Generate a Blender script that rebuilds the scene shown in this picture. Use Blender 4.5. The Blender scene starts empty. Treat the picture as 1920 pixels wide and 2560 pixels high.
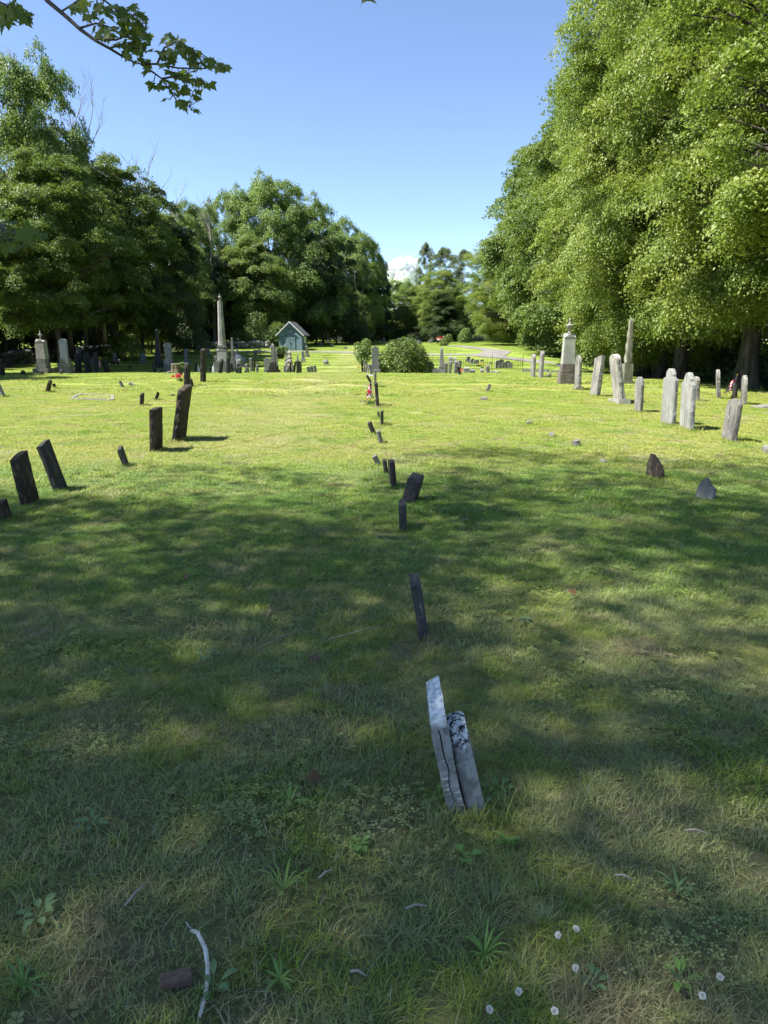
import bpy, bmesh, math, random
import numpy as np
from mathutils import Vector, Matrix, noise as mnoise

# ------------------------------------------------------------------ camera, sky, sun
SC = bpy.context.scene
COL = SC.collection
R = math.radians
PITCH = R(13.0); FPX = 1775.0; EYE = 1.55
cam_d = bpy.data.cameras.new('camera'); cam = bpy.data.objects.new('camera', cam_d); COL.objects.link(cam)
cam_d.sensor_fit = 'VERTICAL'; cam_d.sensor_height = 36.0; cam_d.lens = FPX / 2560 * 36.0
cam_d.clip_start = 0.05; cam_d.clip_end = 5000
cam.location = (0, 0, EYE); cam.rotation_euler = (R(90) - PITCH, 0, 0)
SC.camera = cam
SUN_EL, SUN_AZ = R(55), (-0.982, -0.188)          # direction towards the sun: left, a little behind the camera
w = bpy.data.worlds.new('World'); SC.world = w; w.use_nodes = True
nt = w.node_tree; nt.nodes.clear()
sky = nt.nodes.new('ShaderNodeTexSky'); sky.sky_type = 'NISHITA'; sky.sun_disc = False
sky.sun_elevation = SUN_EL; sky.sun_rotation = math.atan2(SUN_AZ[0], SUN_AZ[1])
sky.altitude = 1200; sky.air_density = 0.78; sky.dust_density = 0.0; sky.ozone_density = 5.5
bg = nt.nodes.new('ShaderNodeBackground'); bg.inputs['Strength'].default_value = 0.13
wo = nt.nodes.new('ShaderNodeOutputWorld')
tint = nt.nodes.new('ShaderNodeMix'); tint.data_type = 'RGBA'; tint.blend_type = 'MULTIPLY'; tint.inputs[0].default_value = 1; tint.inputs[7].default_value = (.97, .84, .76, 1)
nt.links.new(sky.outputs[0], tint.inputs[6]); nt.links.new(tint.outputs[2], bg.inputs[0]); nt.links.new(bg.outputs[0], wo.inputs[0])
sd = bpy.data.lights.new('sun', 'SUN'); sd.energy = 4.8; sd.angle = R(0.5); sd.color = (1.0, 0.95, 0.86)
sun = bpy.data.objects.new('sun', sd); COL.objects.link(sun)
sv = Vector((SUN_AZ[0] * math.cos(SUN_EL), SUN_AZ[1] * math.cos(SUN_EL), math.sin(SUN_EL)))
sun.rotation_euler = sv.to_track_quat('Z', 'Y').to_euler(); sun.location = (0, 0, 40)
SC.view_settings.view_transform = 'Standard'; SC.view_settings.look = 'None'
SC.view_settings.exposure = 1.54; SC.view_settings.gamma = 1.0; SC.view_settings.use_curve_mapping = False
SC.render.engine = 'CYCLES'
cy = SC.cycles
cy.use_denoising = True; cy.max_bounces = 8; cy.diffuse_bounces = 5; cy.transmission_bounces = 4
cy.glossy_bounces = 2; cy.transparent_max_bounces = 4; cy.caustics_reflective = False; cy.caustics_refractive = False
cy.use_adaptive_sampling = True; cy.adaptive_threshold = 0.02; cy.sample_clamp_indirect = 6

rng = random.Random(7)
nrg = np.random.default_rng(11)

# ------------------------------------------------------------------ terrain
def sstep(a, b, x):
    t = np.clip((np.asarray(x, float) - a) / (b - a), 0, 1); return t * t * (3 - 2 * t)
_py = np.array([-400, 0, 12, 24, 33, 38, 42, 46, 50, 60, 66, 72, 90, 110, 140, 200, 400, 1500.])
_pz = np.array([-.4, 0, 0, .10, .22, .22, .02, .22, .46, .92, 1.18, 1.40, 2.0, 2.62, 3.1, 3.6, 6, 10.])
_dy = np.linspace(-400, 1500, 9501); _dz = np.interp(_dy, _py, _pz)
_k = np.hanning(11); _k /= _k.sum(); _dz = np.convolve(np.pad(_dz, 5, 'edge'), _k, 'valid')
def terr(x, y):
    x = np.asarray(x, float); y = np.asarray(y, float)
    z = np.interp(y, _dy, _dz)
    near = 1 - sstep(44, 66, y)
    z = z - sstep(11.6, 19, x) * 1.1 * near
    z = z - sstep(9.5, 15, x) * .35 * sstep(28, 36, y) * near
    z = z + 0.018 * np.sin(x * .9 + 1.3 * np.sin(y * .35)) + 0.014 * np.sin(y * 1.1 + x * .4) + .01 * np.sin(x * 2.3 + y * 1.7)
    return z
def tz(x, y): return float(terr(x, y))

_F = np.array([0, math.cos(PITCH), -math.sin(PITCH)]); _U = np.array([0, math.sin(PITCH), math.cos(PITCH)])
def ray(u, v):
    return _F + (u - 960) / FPX * np.array([1., 0, 0]) - (v - 1280) / FPX * _U
def hit(u, v):
    """Where the line of sight meets the lawn."""
    d = ray(u, v); t = .5
    while t < 160:
        p = d * t
        if EYE + p[2] < tz(p[0], p[1]): return Vector((p[0], p[1], tz(p[0], p[1])))
        t += .02 + t * .002
    return None
def at(u, v, Y):
    d = ray(u, v); k = Y / d[1]; return Vector((d[0] * k, Y, EYE + d[2] * k))

# ------------------------------------------------------------------ object helpers
def tag(o, label=None, cat=None, group=None, kind=None):
    if label: o['label'] = label
    if cat: o['category'] = cat
    if group: o['group'] = group
    if kind: o['kind'] = kind
    return o
def empty(name, loc, rz=0):
    o = bpy.data.objects.new(name, None); COL.objects.link(o); o.location = loc; o.rotation_euler = (0, 0, rz)
    o.empty_display_size = .1
    return o
def link(name, me, mat=None, parent=None, loc=None):
    o = bpy.data.objects.new(name, me); COL.objects.link(o)
    if mat is not None:
        for m in (mat if isinstance(mat, (list, tuple)) else [mat]): me.materials.append(m)
    if parent: o.parent = parent
    if loc is not None: o.location = loc
    return o
def bm_obj(name, bm, mat, parent=None, loc=None, smooth=False):
    me = bpy.data.meshes.new(name); bmesh.ops.recalc_face_normals(bm, faces=bm.faces); bm.to_mesh(me); bm.free()
    if smooth:
        me.polygons.foreach_set('use_smooth', [True] * len(me.polygons))
    return link(name, me, mat, parent, loc)
def copy_tree(o, parent=None):
    c = o.copy(); COL.objects.link(c); c.parent = parent
    for ch in list(o.children): copy_tree(ch, c)
    return c
def np_mesh(name, verts, faces_flat, nside, attr=None, smooth=False):
    me = bpy.data.meshes.new(name)
    nv = len(verts); nf = len(faces_flat) // nside
    me.vertices.add(nv); me.vertices.foreach_set('co', np.asarray(verts, np.float32).ravel())
    me.loops.add(nf * nside); me.loops.foreach_set('vertex_index', np.asarray(faces_flat, np.int32).ravel())
    me.polygons.add(nf); me.polygons.foreach_set('loop_start', np.arange(0, nf * nside, nside, dtype=np.int32))
    if attr is not None:
        a = me.attributes.new('rnd', 'FLOAT', 'FACE'); a.data.foreach_set('value', np.asarray(attr, np.float32))
    me.update(calc_edges=True)
    if smooth: me.polygons.foreach_set('use_smooth', [True] * nf)
    return me

def box(bm, x0, x1, y0, y1, z0, z1, m=0, M=None):
    v = [bm.verts.new((x, y, z)) for z in (z0, z1) for y in (y0, y1) for x in (x0, x1)]
    fs = []
    for q in ((0, 1, 3, 2), (4, 6, 7, 5), (0, 4, 5, 1), (2, 3, 7, 6), (0, 2, 6, 4), (1, 5, 7, 3)):
        f = bm.faces.new([v[i] for i in q]); f.material_index = m; fs.append(f)
    if M is not None: bmesh.ops.transform(bm, matrix=M, verts=v)
    return v
def tube(bm, pts, rads, n=8, m=0, cap=True):
    pts = [Vector(p) for p in pts]; rings = []
    up = Vector((0, 0, 1)); prev = None
    for i, p in enumerate(pts):
        d = (pts[min(i + 1, len(pts) - 1)] - pts[max(i - 1, 0)]).normalized()
        if prev is None:
            a = d.orthogonal().normalized()
        else:
            a = (prev - d * prev.dot(d));
            a = a.normalized() if a.length > 1e-6 else d.orthogonal().normalized()
        prev = a; b = d.cross(a)
        rings.append([bm.verts.new(p + (a * math.cos(2 * math.pi * k / n) + b * math.sin(2 * math.pi * k / n)) * rads[i]) for k in range(n)])
    for i in range(len(rings) - 1):
        for k in range(n):
            f = bm.faces.new((rings[i][k], rings[i][(k + 1) % n], rings[i + 1][(k + 1) % n], rings[i + 1][k])); f.material_index = m; f.smooth = True
    if cap:
        for r_ in (rings[0], rings[-1]):
            try: f = bm.faces.new(r_); f.material_index = m
            except ValueError: pass
def lathe(bm, prof, n=20, m=0):
    rings = [[bm.verts.new((r * math.cos(2 * math.pi * k / n), r * math.sin(2 * math.pi * k / n), z)) for k in range(n)] for r, z in prof]
    for i in range(len(rings) - 1):
        for k in range(n):
            f = bm.faces.new((rings[i][k], rings[i][(k + 1) % n], rings[i + 1][(k + 1) % n], rings[i + 1][k])); f.smooth = True; f.material_index = m
    bm.faces.new(rings[0]); bm.faces.new(rings[-1])
def frustum(bm, w0, d0, w1, d1, z0, z1, bev=0, ox=0):
    v = [bm.verts.new((sx * (w0 if z == z0 else w1) / 2 + ox, sy * (d0 if z == z0 else d1) / 2, z)) for z in (z0, z1) for sx, sy in ((-1, -1), (1, -1), (1, 1), (-1, 1))]
    fs = [bm.faces.new([v[i] for i in q]) for q in ((3, 2, 1, 0), (4, 5, 6, 7), (0, 1, 5, 4), (1, 2, 6, 5), (2, 3, 7, 6), (3, 0, 4, 7))]
    if bev:
        es = list({e for f in fs for e in f.edges})
        bmesh.ops.bevel(bm, geom=es, offset=bev, segments=2, affect='EDGES', clamp_overlap=True)

# ------------------------------------------------------------------ materials
class NT:
    def __init__(s, name):
        s.m = bpy.data.materials.new(name); s.m.use_nodes = True; s.t = s.m.node_tree; s.t.nodes.clear()
        s.out = s.t.nodes.new('ShaderNodeOutputMaterial')
    def n(s, typ, **kw):
        nd = s.t.nodes.new('ShaderNode' + typ)
        for k, v in kw.items():
            if k in ('i',):
                for kk, vv in v.items(): nd.inputs[kk].default_value = vv
            else: setattr(nd, k, v)
        return nd
    def l(s, a, b): s.t.links.new(a, b)
    def noise(s, vec, scale, detail=4, rough=.55, dist=0):
        nd = s.n('TexNoise', i={'Scale': scale, 'Detail': detail, 'Roughness': rough, 'Distortion': dist})
        if vec is not None: s.l(vec, nd.inputs['Vector'])
        return nd.outputs['Fac']
    def ramp(s, fac, a, b, lo=0., hi=1.):
        nd = s.n('MapRange', i={'From Min': a, 'From Max': b, 'To Min': lo, 'To Max': hi}); nd.clamp = True
        nd.interpolation_type = 'SMOOTHSTEP'
        s.l(fac, nd.inputs['Value']); return nd.outputs['Result']
    def mix(s, fac, a, b, blend='MIX'):
        nd = s.n('Mix', data_type='RGBA', blend_type=blend)
        if isinstance(fac, (int, float)): nd.inputs[0].default_value = fac
        else: s.l(fac, nd.inputs[0])
        for k, c in ((6, a), (7, b)):
            if isinstance(c, (tuple, list)): nd.inputs[k].default_value = (*c[:3], 1)
            else: s.l(c, nd.inputs[k])
        return nd.outputs[2]
    def math(s, op, a, b=None):
        nd = s.n('Math', operation=op)
        for k, c in ((0, a), (1, b)):
            if c is None: continue
            if isinstance(c, (int, float)): nd.inputs[k].default_value = c
            else: s.l(c, nd.inputs[k])
        return nd.outputs[0]
    def objvec(s, scale=(1, 1, 1), rnd=True):
        tc = s.n('TexCoord'); mp = s.n('Mapping'); mp.inputs['Scale'].default_value = scale
        if rnd:
            oi = s.n('ObjectInfo'); va = s.n('VectorMath', operation='ADD'); cm = s.n('CombineXYZ')
            k = s.math('MULTIPLY', oi.outputs['Random'], 57.0)
            for j in range(3): s.l(k, cm.inputs[j])
            s.l(tc.outputs['Object'], va.inputs[0]); s.l(cm.outputs[0], va.inputs[1]); s.l(va.outputs[0], mp.inputs['Vector'])
        else: s.l(tc.outputs['Object'], mp.inputs['Vector'])
        return mp.outputs[0]
    def pos(s):
        return s.n('NewGeometry').outputs['Position']
    def finish(s, col, rough=.8, spec=.3, bump=None, bstr=.3, bdist=.01, metal=0):
        b = s.n('BsdfPrincipled', i={'Specular IOR Level': spec, 'Metallic': metal})
        if isinstance(col, (tuple, list)): b.inputs['Base Color'].default_value = (*col[:3], 1)
        else: s.l(col, b.inputs['Base Color'])
        if isinstance(rough, (int, float)): b.inputs['Roughness'].default_value = rough
        else: s.l(rough, b.inputs['Roughness'])
        if bump is not None:
            bp = s.n('Bump', i={'Strength': bstr, 'Distance': bdist}); s.l(bump, bp.inputs['Height']); s.l(bp.outputs[0], b.inputs['Normal'])
        s.l(b.outputs[0], s.out.inputs[0]); s.b = b
        return s.m

def stone_mat(name, c1, c2, streak, sk=.5, blot=(.6, .6, .58), bk=.2, rough=.85, dark=(.02, .02, .02), dk=.3, flake=0):
    n = NT(name); ov = n.objvec(); col = n.mix(n.ramp(n.noise(ov, 2.2, 6), .35, .65), c1, c2)
    vs = n.objvec((22, 22, 1.6)); st = n.ramp(n.noise(vs, 1.0, 5, .6), .47, .66)
    col = n.mix(n.math('MULTIPLY', st, sk), col, streak)
    bl = n.ramp(n.noise(ov, 9, 6, .65), .56, .66); col = n.mix(n.math('MULTIPLY', bl, bk), col, blot)
    if flake:
        fk = n.ramp(n.noise(n.objvec((26, 26, 5)), 1, 6, .7), .54, .62); col = n.mix(n.math('MULTIPLY', n.math('MULTIPLY', fk, n.ramp(n.noise(ov, 4, 3), .42, .6)), flake), col, blot)
    dd = n.ramp(n.noise(ov, 14, 5, .7, .5), .56, .68); col = n.mix(n.math('MULTIPLY', dd, dk), col, dark)
    fine = n.noise(ov, 90, 4, .7); col = n.mix(n.ramp(fine, .3, .7, 0, .35), col, n.mix(.5, col, (0, 0, 0)))
    h = n.math('ADD', n.noise(ov, 30, 6, .7), n.math('MULTIPLY', n.noise(ov, 5, 3), 1.2))
    return n.finish(col, rough, .25, h, .55, .012)
def simple_mat(name, c, rough=.7, spec=.3, var=.2, scale=12, metal=0):
    n = NT(name); ov = n.objvec(); k = n.noise(ov, scale, 5, .6)
    col = n.mix(n.ramp(k, .35, .7, 0, var), c, tuple(x * .45 for x in c))
    return n.finish(col, rough, spec, k, .2, .005, metal)
MARBLE = stone_mat('weathered_marble', (.30, .29, .26), (.20, .195, .18), (.06, .06, .055), .85, (.40, .40, .37), .3, dk=.45)
MARBLE2 = stone_mat('white_marble', (.34, .34, .32), (.26, .26, .245), (.12, .12, .115), .7, (.50, .50, .48), .3, dk=.35)
GREYST = stone_mat('grey_stone', (.22, .215, .195), (.15, .147, .135), (.07, .07, .065), .7, (.45, .45, .42), .35, dk=.5)
DARKST = stone_mat('dark_stone', (.046, .044, .041), (.027, .026, .026), (.010, .010, .010), .7, (.15, .135, .11), .2, flake=.55)
BROWNST = stone_mat('brown_stone', (.045, .036, .027), (.025, .021, .018), (.008, .007, .006), .7, (.20, .15, .09), .25, flake=.8)
SLATE = stone_mat('blue_slate', (.055, .054, .052), (.032, .032, .033), (.02, .021, .027), .6, (.22, .21, .19), .25, flake=.4)
BLUEST = stone_mat('blue_grey_stone', (.20, .23, .26), (.15, .175, .21), (.07, .08, .10), .4, (.5, .52, .52), .25)
GRANITE = stone_mat('grey_granite', (.22, .22, .215), (.18, .18, .18), (.12, .12, .115), .3, (.45, .44, .42), .2)
BLACKG = stone_mat('black_granite', (.018, .022, .032), (.012, .014, .020), (.01, .01, .012), .3, (.1, .1, .12), .2, rough=.35)
TWIST = stone_mat('lichen_stone', (.24, .235, .18), (.17, .17, .13), (.06, .06, .045), .6, (.33, .33, .25), .5, dk=.4)
# ------------------------------------------------------------------ lawn
def lawn_colour(n, blade):
    """Colour of the turf by where it grows: moss, dry patches, near fescue paled against the tree shade, lush strips, a greener shade band."""
    pos = n.pos(); sx = n.n('SeparateXYZ'); n.l(pos, sx.inputs[0])
    X, Y = sx.outputs[0], sx.outputs[1]
    big = n.noise(pos, .33, 3, .5); mid = n.noise(pos, 1.1, 4, .6, .4); sm = n.noise(pos, 4.5, 4, .6)
    lush, yel, pale, dull, dry = (.180, .320, .050), (.43, .46, .115), (.48, .49, .25), (.37, .42, .18), (.44, .37, .22)
    col = n.mix(n.ramp(big, .36, .62), (.34, .44, .075), yel)
    col = n.mix(n.ramp(mid, .50, .68, 0, .75), col, lush)
    col = n.mix(n.ramp(n.noise(pos, .8, 4, .6, .7), .56, .68, 0, .8), col, pale)
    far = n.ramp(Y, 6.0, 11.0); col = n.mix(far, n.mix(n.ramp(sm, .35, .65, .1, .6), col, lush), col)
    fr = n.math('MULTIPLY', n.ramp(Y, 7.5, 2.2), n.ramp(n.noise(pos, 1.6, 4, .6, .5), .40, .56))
    col = n.mix(n.math('MULTIPLY', fr, .85), col, dull)  # fescue tone raised to offset the tree shade lying over it
    back = n.ramp(Y, 30, 44); col = n.mix(n.math('MULTIPLY', back, .65), col, (.30, .43, .075))
    dr = n.math('MULTIPLY', n.ramp(n.noise(pos, 2.3, 5, .65, .6), .53, .66), n.ramp(Y, 40, 20, 0, .8))
    col = n.mix(dr, col, dry)
    gr = n.math('MULTIPLY', n.math('MULTIPLY', n.ramp(Y, 3.5, 5.5), n.ramp(Y, 10.5, 8.5)), n.ramp(n.noise(pos, 1.4, 3, .6), .38, .6, .25, .85))
    col = n.mix(gr, col, (.16, .33, .06))  # shade put into the colour: greener band where the tree shade falls
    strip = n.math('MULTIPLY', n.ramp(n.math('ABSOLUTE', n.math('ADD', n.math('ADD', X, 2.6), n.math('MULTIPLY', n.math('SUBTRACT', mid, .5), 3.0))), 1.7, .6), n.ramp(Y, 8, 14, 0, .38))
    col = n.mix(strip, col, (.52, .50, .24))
    if blade:
        at_ = n.n('Attribute', attribute_name='rnd'); r = at_.outputs['Fac']
        oi = n.n('ObjectInfo')
        col = n.mix(n.math('MULTIPLY', n.ramp(r, .05, .8), n.ramp(Y, 4.5, 11, .42, .8)), col, n.mix(.5, col, (.02, .06, .0)))  # near blades darken less, which lifts the shaded foreground
        straw = n.ramp(r, .84, .86); k = n.math('MULTIPLY', straw, n.ramp(Y, 14, 5, .45, .75))
        col = n.mix(k, col, (.47, .43, .29))
    return col, sm, X, Y
gn = NT('turf_soil'); gc, sm_, X_, Y_ = lawn_colour(gn, False)
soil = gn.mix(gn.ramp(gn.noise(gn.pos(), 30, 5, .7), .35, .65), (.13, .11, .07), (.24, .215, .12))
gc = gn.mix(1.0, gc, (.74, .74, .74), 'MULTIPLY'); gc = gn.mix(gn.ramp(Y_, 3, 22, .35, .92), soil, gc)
gf = gn.noise(gn.pos(), 22, 6, .75)
gc = gn.mix(gn.ramp(gf, .3, .7, 0, .5), gc, gn.mix(.5, gc, (.01, .02, 0)))
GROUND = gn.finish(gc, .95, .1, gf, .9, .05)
bn = NT('grass_blades'); bc, _a, _b, _c = lawn_colour(bn, True)
pb = bn.n('BsdfPrincipled', i={'Roughness': .55, 'Specular IOR Level': .25}); bn.l(bc, pb.inputs['Base Color'])
tb = bn.n('BsdfTranslucent'); bn.l(bn.mix(.3, bc, (.40, .52, .04)), tb.inputs['Color'])
ms = bn.n('MixShader', i={0: .38}); bn.l(pb.outputs[0], ms.inputs[1]); bn.l(tb.outputs[0], ms.inputs[2]); bn.l(ms.outputs[0], bn.out.inputs[0])
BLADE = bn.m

def grid_axis(segs):
    a = [segs[0][0]]
    for lo, hi, st in segs:
        k = max(1, round((hi - lo) / st)); a += list(np.linspace(lo, hi, k + 1)[1:])
    return np.array(a)
gx = grid_axis([(-900, -120, 60), (-120, -40, 4), (-40, -8, .8), (-8, 8, .2), (8, 40, .7), (40, 120, 4), (120, 900, 60)])
gy = grid_axis([(-300, -20, 20), (-20, 0, 1), (0, 8, .2), (8, 30, .4), (30, 60, .5), (60, 130, 1.2), (130, 300, 10), (300, 1500, 80)])
GX, GY = np.meshgrid(gx, gy); GZ = terr(GX, GY)
gxn, gyn = len(gx), len(gy)
ii, jj = np.meshgrid(np.arange(gxn - 1), np.arange(gyn - 1)); b0 = (jj * gxn + ii).ravel()
fc = np.stack([b0, b0 + 1, b0 + 1 + gxn, b0 + gxn], 1).ravel()
ground = link('ground', np_mesh('ground', np.stack([GX.ravel(), GY.ravel(), GZ.ravel()], 1), fc, 4, smooth=True), GROUND)
tag(ground, 'sloping cemetery lawn', kind='structure')

# ------------------------------------------------------------------ gravel lanes
ROADS = []
def lane(name, pts, width, mat, label):
    P = []; pts = [Vector((*p, 0)) for p in pts]
    for i in range(len(pts) - 1):                                  # Catmull-Rom
        p0, p1, p2, p3 = pts[max(i - 1, 0)], pts[i], pts[i + 1], pts[min(i + 2, len(pts) - 1)]
        n = max(2, int((p2 - p1).length / .8))
        for k in range(n):
            t = k / n; P.append(.5 * ((2 * p1) + (p2 - p0) * t + (2 * p0 - 5 * p1 + 4 * p2 - p3) * t * t + (3 * p1 - p0 - 3 * p2 + p3) * t ** 3))
    P.append(pts[-1]); bm = bmesh.new(); rows = []
    for i, p in enumerate(P):
        d = (P[min(i + 1, len(P) - 1)] - P[max(i - 1, 0)]).normalized(); nrm = Vector((-d.y, d.x, 0))
        wd = width[0] + (width[1] - width[0]) * i / (len(P) - 1); wd *= 1 + .08 * math.sin(i * .7)
        rows.append([bm.verts.new(((q := p + nrm * wd * s / 2).x, q.y, tz(q.x, q.y) + .035)) for s in (-1, -.5, 0, .5, 1)])
        ROADS.append((p.x, p.y, wd / 2))
    for a, b in zip(rows, rows[1:]):
        for k in range(4): bm.faces.new((a[k], a[k + 1], b[k + 1], b[k]))
    return tag(bm_obj(name, bm, mat, smooth=True), label, kind='structure')
rn = NT('worn_asphalt'); rp = rn.pos()
rc = rn.mix(rn.ramp(rn.noise(rp, 1.2, 5, .6), .35, .65), (.17, .165, .15), (.26, .25, .225)); rc = rn.mix(rn.ramp(rn.noise(rp, 60, 4, .7), .4, .65, 0, .4), rc, (.08, .08, .075))
ROADM = rn.finish(rc, .95, .2, rn.noise(rp, 60, 5), .5, .01)
lane('road', [(36, 24), (23, 36), (15.5, 46), (9.6, 57), (7.5, 61.5), (1, 62), (-4, 65.5), (-10, 67), (-20, 66)], (3.4, 1.6), ROADM, 'grey cemetery lane crossing behind the crest')
lane('path', [(8.2, 59.5), (10.5, 68), (9.2, 78), (7.8, 84)], (3.0, 1.6), ROADM, 'side lane climbing towards the far lawn')
RD = np.array(ROADS)

# ------------------------------------------------------------------ grass: blade patches laid over the ground
PATCH = bpy.data.collections.new('grass_patches')      # never linked to the scene: only the source of the blades
def patch(name, size, n, h0, h1, wd, lean, seed, clump=0.0, seg=2):
    g = np.random.default_rng(seed)
    x = g.uniform(-size * .55, size * .55, n); y = g.uniform(-size * .55, size * .55, n)
    if clump > 0:
        nc = int(n / 45) + 1; cx = g.uniform(-size * .55, size * .55, (nc, 2)); k = g.integers(0, nc, n); sel = g.random(n) < clump
        rr = np.abs(g.normal(0, .03, n)); an = g.uniform(0, 6.283, n)
        x = np.where(sel, cx[k, 0] + rr * np.cos(an), x); y = np.where(sel, cx[k, 1] + rr * np.sin(an), y)
    # the tufts bend together in local directions
    a = g.uniform(0, 6.283, n)
    if clump > 0: a = np.where(sel, an + g.normal(0, .5, n), a)
    h = g.uniform(h0, h1, n) * (0.75 + .5 * g.random(n)); ln = h * lean * (0.3 + g.random(n))
    dx, dy = np.cos(a), np.sin(a); px, py = -dy, dx
    wv = wd * (.7 + .6 * g.random(n))
    V = []
    for t, ww in ((0, 1), (.5, .8), (1, .08)):
        off = ln * t ** 1.8; z = h * (t - .28 * lean * t * t)
        for s in (-1, 1):
            V.append(np.stack([x + dx * off + px * wv * ww * s / 2, y + dy * off + py * wv * ww * s / 2, z - .004], 1))
    V = np.stack(V, 1).reshape(-1, 3); b = np.arange(n)[:, None] * 6
    F = np.concatenate([b + np.array([[0, 1, 3, 2]]), b + np.array([[2, 3, 5, 4]])], 1).reshape(-1)
    att = np.repeat(g.random(n), 2)
    o = bpy.data.objects.new(name, np_mesh(name, V, F, 4, att)); o.data.materials.append(BLADE); PATCH.objects.link(o)
specs = []   # index order is alphabetical in the collection
for k in range(3): patch(f'a{k}_lush', .55, 2300, .022, .048, .0032, 1.15, 20 + k, .25)
for k in range(3): patch(f'b{k}_fescue', .55, 3100, .026, .052, .0019, 1.4, 30 + k, .6)
patch('c0_tall', .5, 800, .035, .070, .0028, 1.0, 40, .85); patch('c1_tall', .5, 600, .035, .065, .0036, .9, 41, .7)
for k in range(3): patch(f'd{k}_mid', 1.1, 4200, .022, .05, .0065, 1.2, 50 + k, .3)
for k in range(2): patch(f'e{k}_far', 3.2, 7500, .03, .07, .022, 1.2, 60 + k, .25)
patch('f0_tuft', .11, 70, .04, .085, .0035, .7, 71, 0); patch('f1_tuft', .30, 90, .05, .12, .010, .6, 72, 0)
def leafy_patch(name, size, n, leaf, hh, nl, seed):
    g = np.random.default_rng(seed); c = g.normal(0, size * .24, (n, 2)); V = []; h = g.uniform(hh * .5, hh, n); a0 = g.uniform(0, 6.283, n); s = leaf * g.uniform(.7, 1.2, n); tl = g.uniform(-.25, .45, (n, nl))
    for k in range(nl):
        a = a0 + 6.283 * k / nl; d = np.stack([np.cos(a), np.sin(a)], 1); p = np.stack([-d[:, 1], d[:, 0]], 1); q = []
        for f, ww in ((.12, 0), (.65, .42), (1.05, .26), (1.0, -.26), (.65, -.42)):
            xy = c + d * (s * f)[:, None] + p * (s * ww)[:, None]; q.append(np.column_stack([xy, h + s * f * tl[:, k] + abs(ww) * s * .3]))
        V.append(np.stack(q, 1))
    V = np.concatenate(V).reshape(-1, 3); F = np.arange(len(V))
    o = bpy.data.objects.new(name, np_mesh(name, V, F, 5, np.tile(g.random(n) * .55, nl))); o.data.materials.append(BLADE); PATCH.objects.link(o)
leafy_patch('g0_clover', .5, 150, .011, .042, 3, 81); leafy_patch('g1_broad', .5, 14, .021, .026, 5, 82)
P, RZ, SCL, IDX = [], [], [], []
def vn(x, y, s): return mnoise.noise(Vector((x * s, y * s, 3.1)))
def put(x, y, idx, s):
    if len(RD) and y > 20 and np.any((RD[:, 0] - x) ** 2 + (RD[:, 1] - y) ** 2 < (RD[:, 2] + (.0 if idx < 8 else 1.3 if idx > 10 else .5)) ** 2): return
    P.append((x, y, tz(x, y))); RZ.append(rng.uniform(0, 6.283)); SCL.append(s); IDX.append(idx)
y = .7
while y < 7.4:
    hw = .60 * y + 1.0; x = -hw
    while x < hw:
        xx, yy = x + rng.uniform(-.06, .06), y + rng.uniform(-.06, .06)
        f = vn(xx, yy, .8) + .25 * vn(xx, yy, 3) + (3.4 - yy) * .09
        bare = vn(xx + 30, yy, 1.7)
        sc = rng.uniform(.85, 1.1) * (.62 if bare > .33 else 1)
        put(xx, yy, (3 if f > .12 else 0) + rng.randrange(3), sc)
        cl = vn(xx + 50, yy + 20, 1.1) + (.25 if (xx > .25 and yy < 1.75) or (abs(xx - .3) < .35 and 1.6 < yy < 2.3) else 0)
        if cl > .16: put(xx, yy, 15, rng.uniform(.8, 1.1))
        if vn(xx + 70, yy + 5, 1.6) > .18: put(xx + rng.uniform(-.2, .2), yy, 16, rng.uniform(.6, 1.1))
        if vn(xx + 9, yy + 4, 1.3) > .08 and rng.random() < .45: put(xx, yy, 6 + rng.randrange(2), rng.uniform(.7, 1.05))
        x += .46
    y += .46
y = 7.2
while y < 24:
    hw = .60 * y + 1.5; x = -hw
    while x < hw:
        put(x + rng.uniform(-.1, .1), y + rng.uniform(-.1, .1), 8 + rng.randrange(3), rng.uniform(.85, 1.15)); x += .95
    y += .95
y = 24.5
while y < 122:
    hw = min(.60 * y + 2, 34); x = -hw
    while x < hw:
        put(x + rng.uniform(-.2, .2), y + rng.uniform(-.2, .2), 11 + rng.randrange(2), rng.uniform(.85, 1.1)); x += 2.8
    y += 2.8

def tufts(p, w_, t, yaw):
    """Uncut grass where the mower cannot reach, round a stone's foot."""
    far_ = p.y > 12; step = .09 if not far_ else .22; idx = 13 if not far_ else 14
    if p.y > 30: return
    n = max(1, int(w_ / step)); c, s_ = math.cos(yaw), math.sin(yaw)
    for k in range(n + 1):
        a = -w_ / 2 + w_ * k / n
        for sd_ in (-1, 1):
            b = sd_ * (t / 2 + .015)
            P.append((p.x + a * c - b * s_, p.y + a * s_ + b * c, p.z)); RZ.append(rng.uniform(0, 6.28)); SCL.append(rng.uniform(.55, 1.05)); IDX.append(idx)
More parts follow.
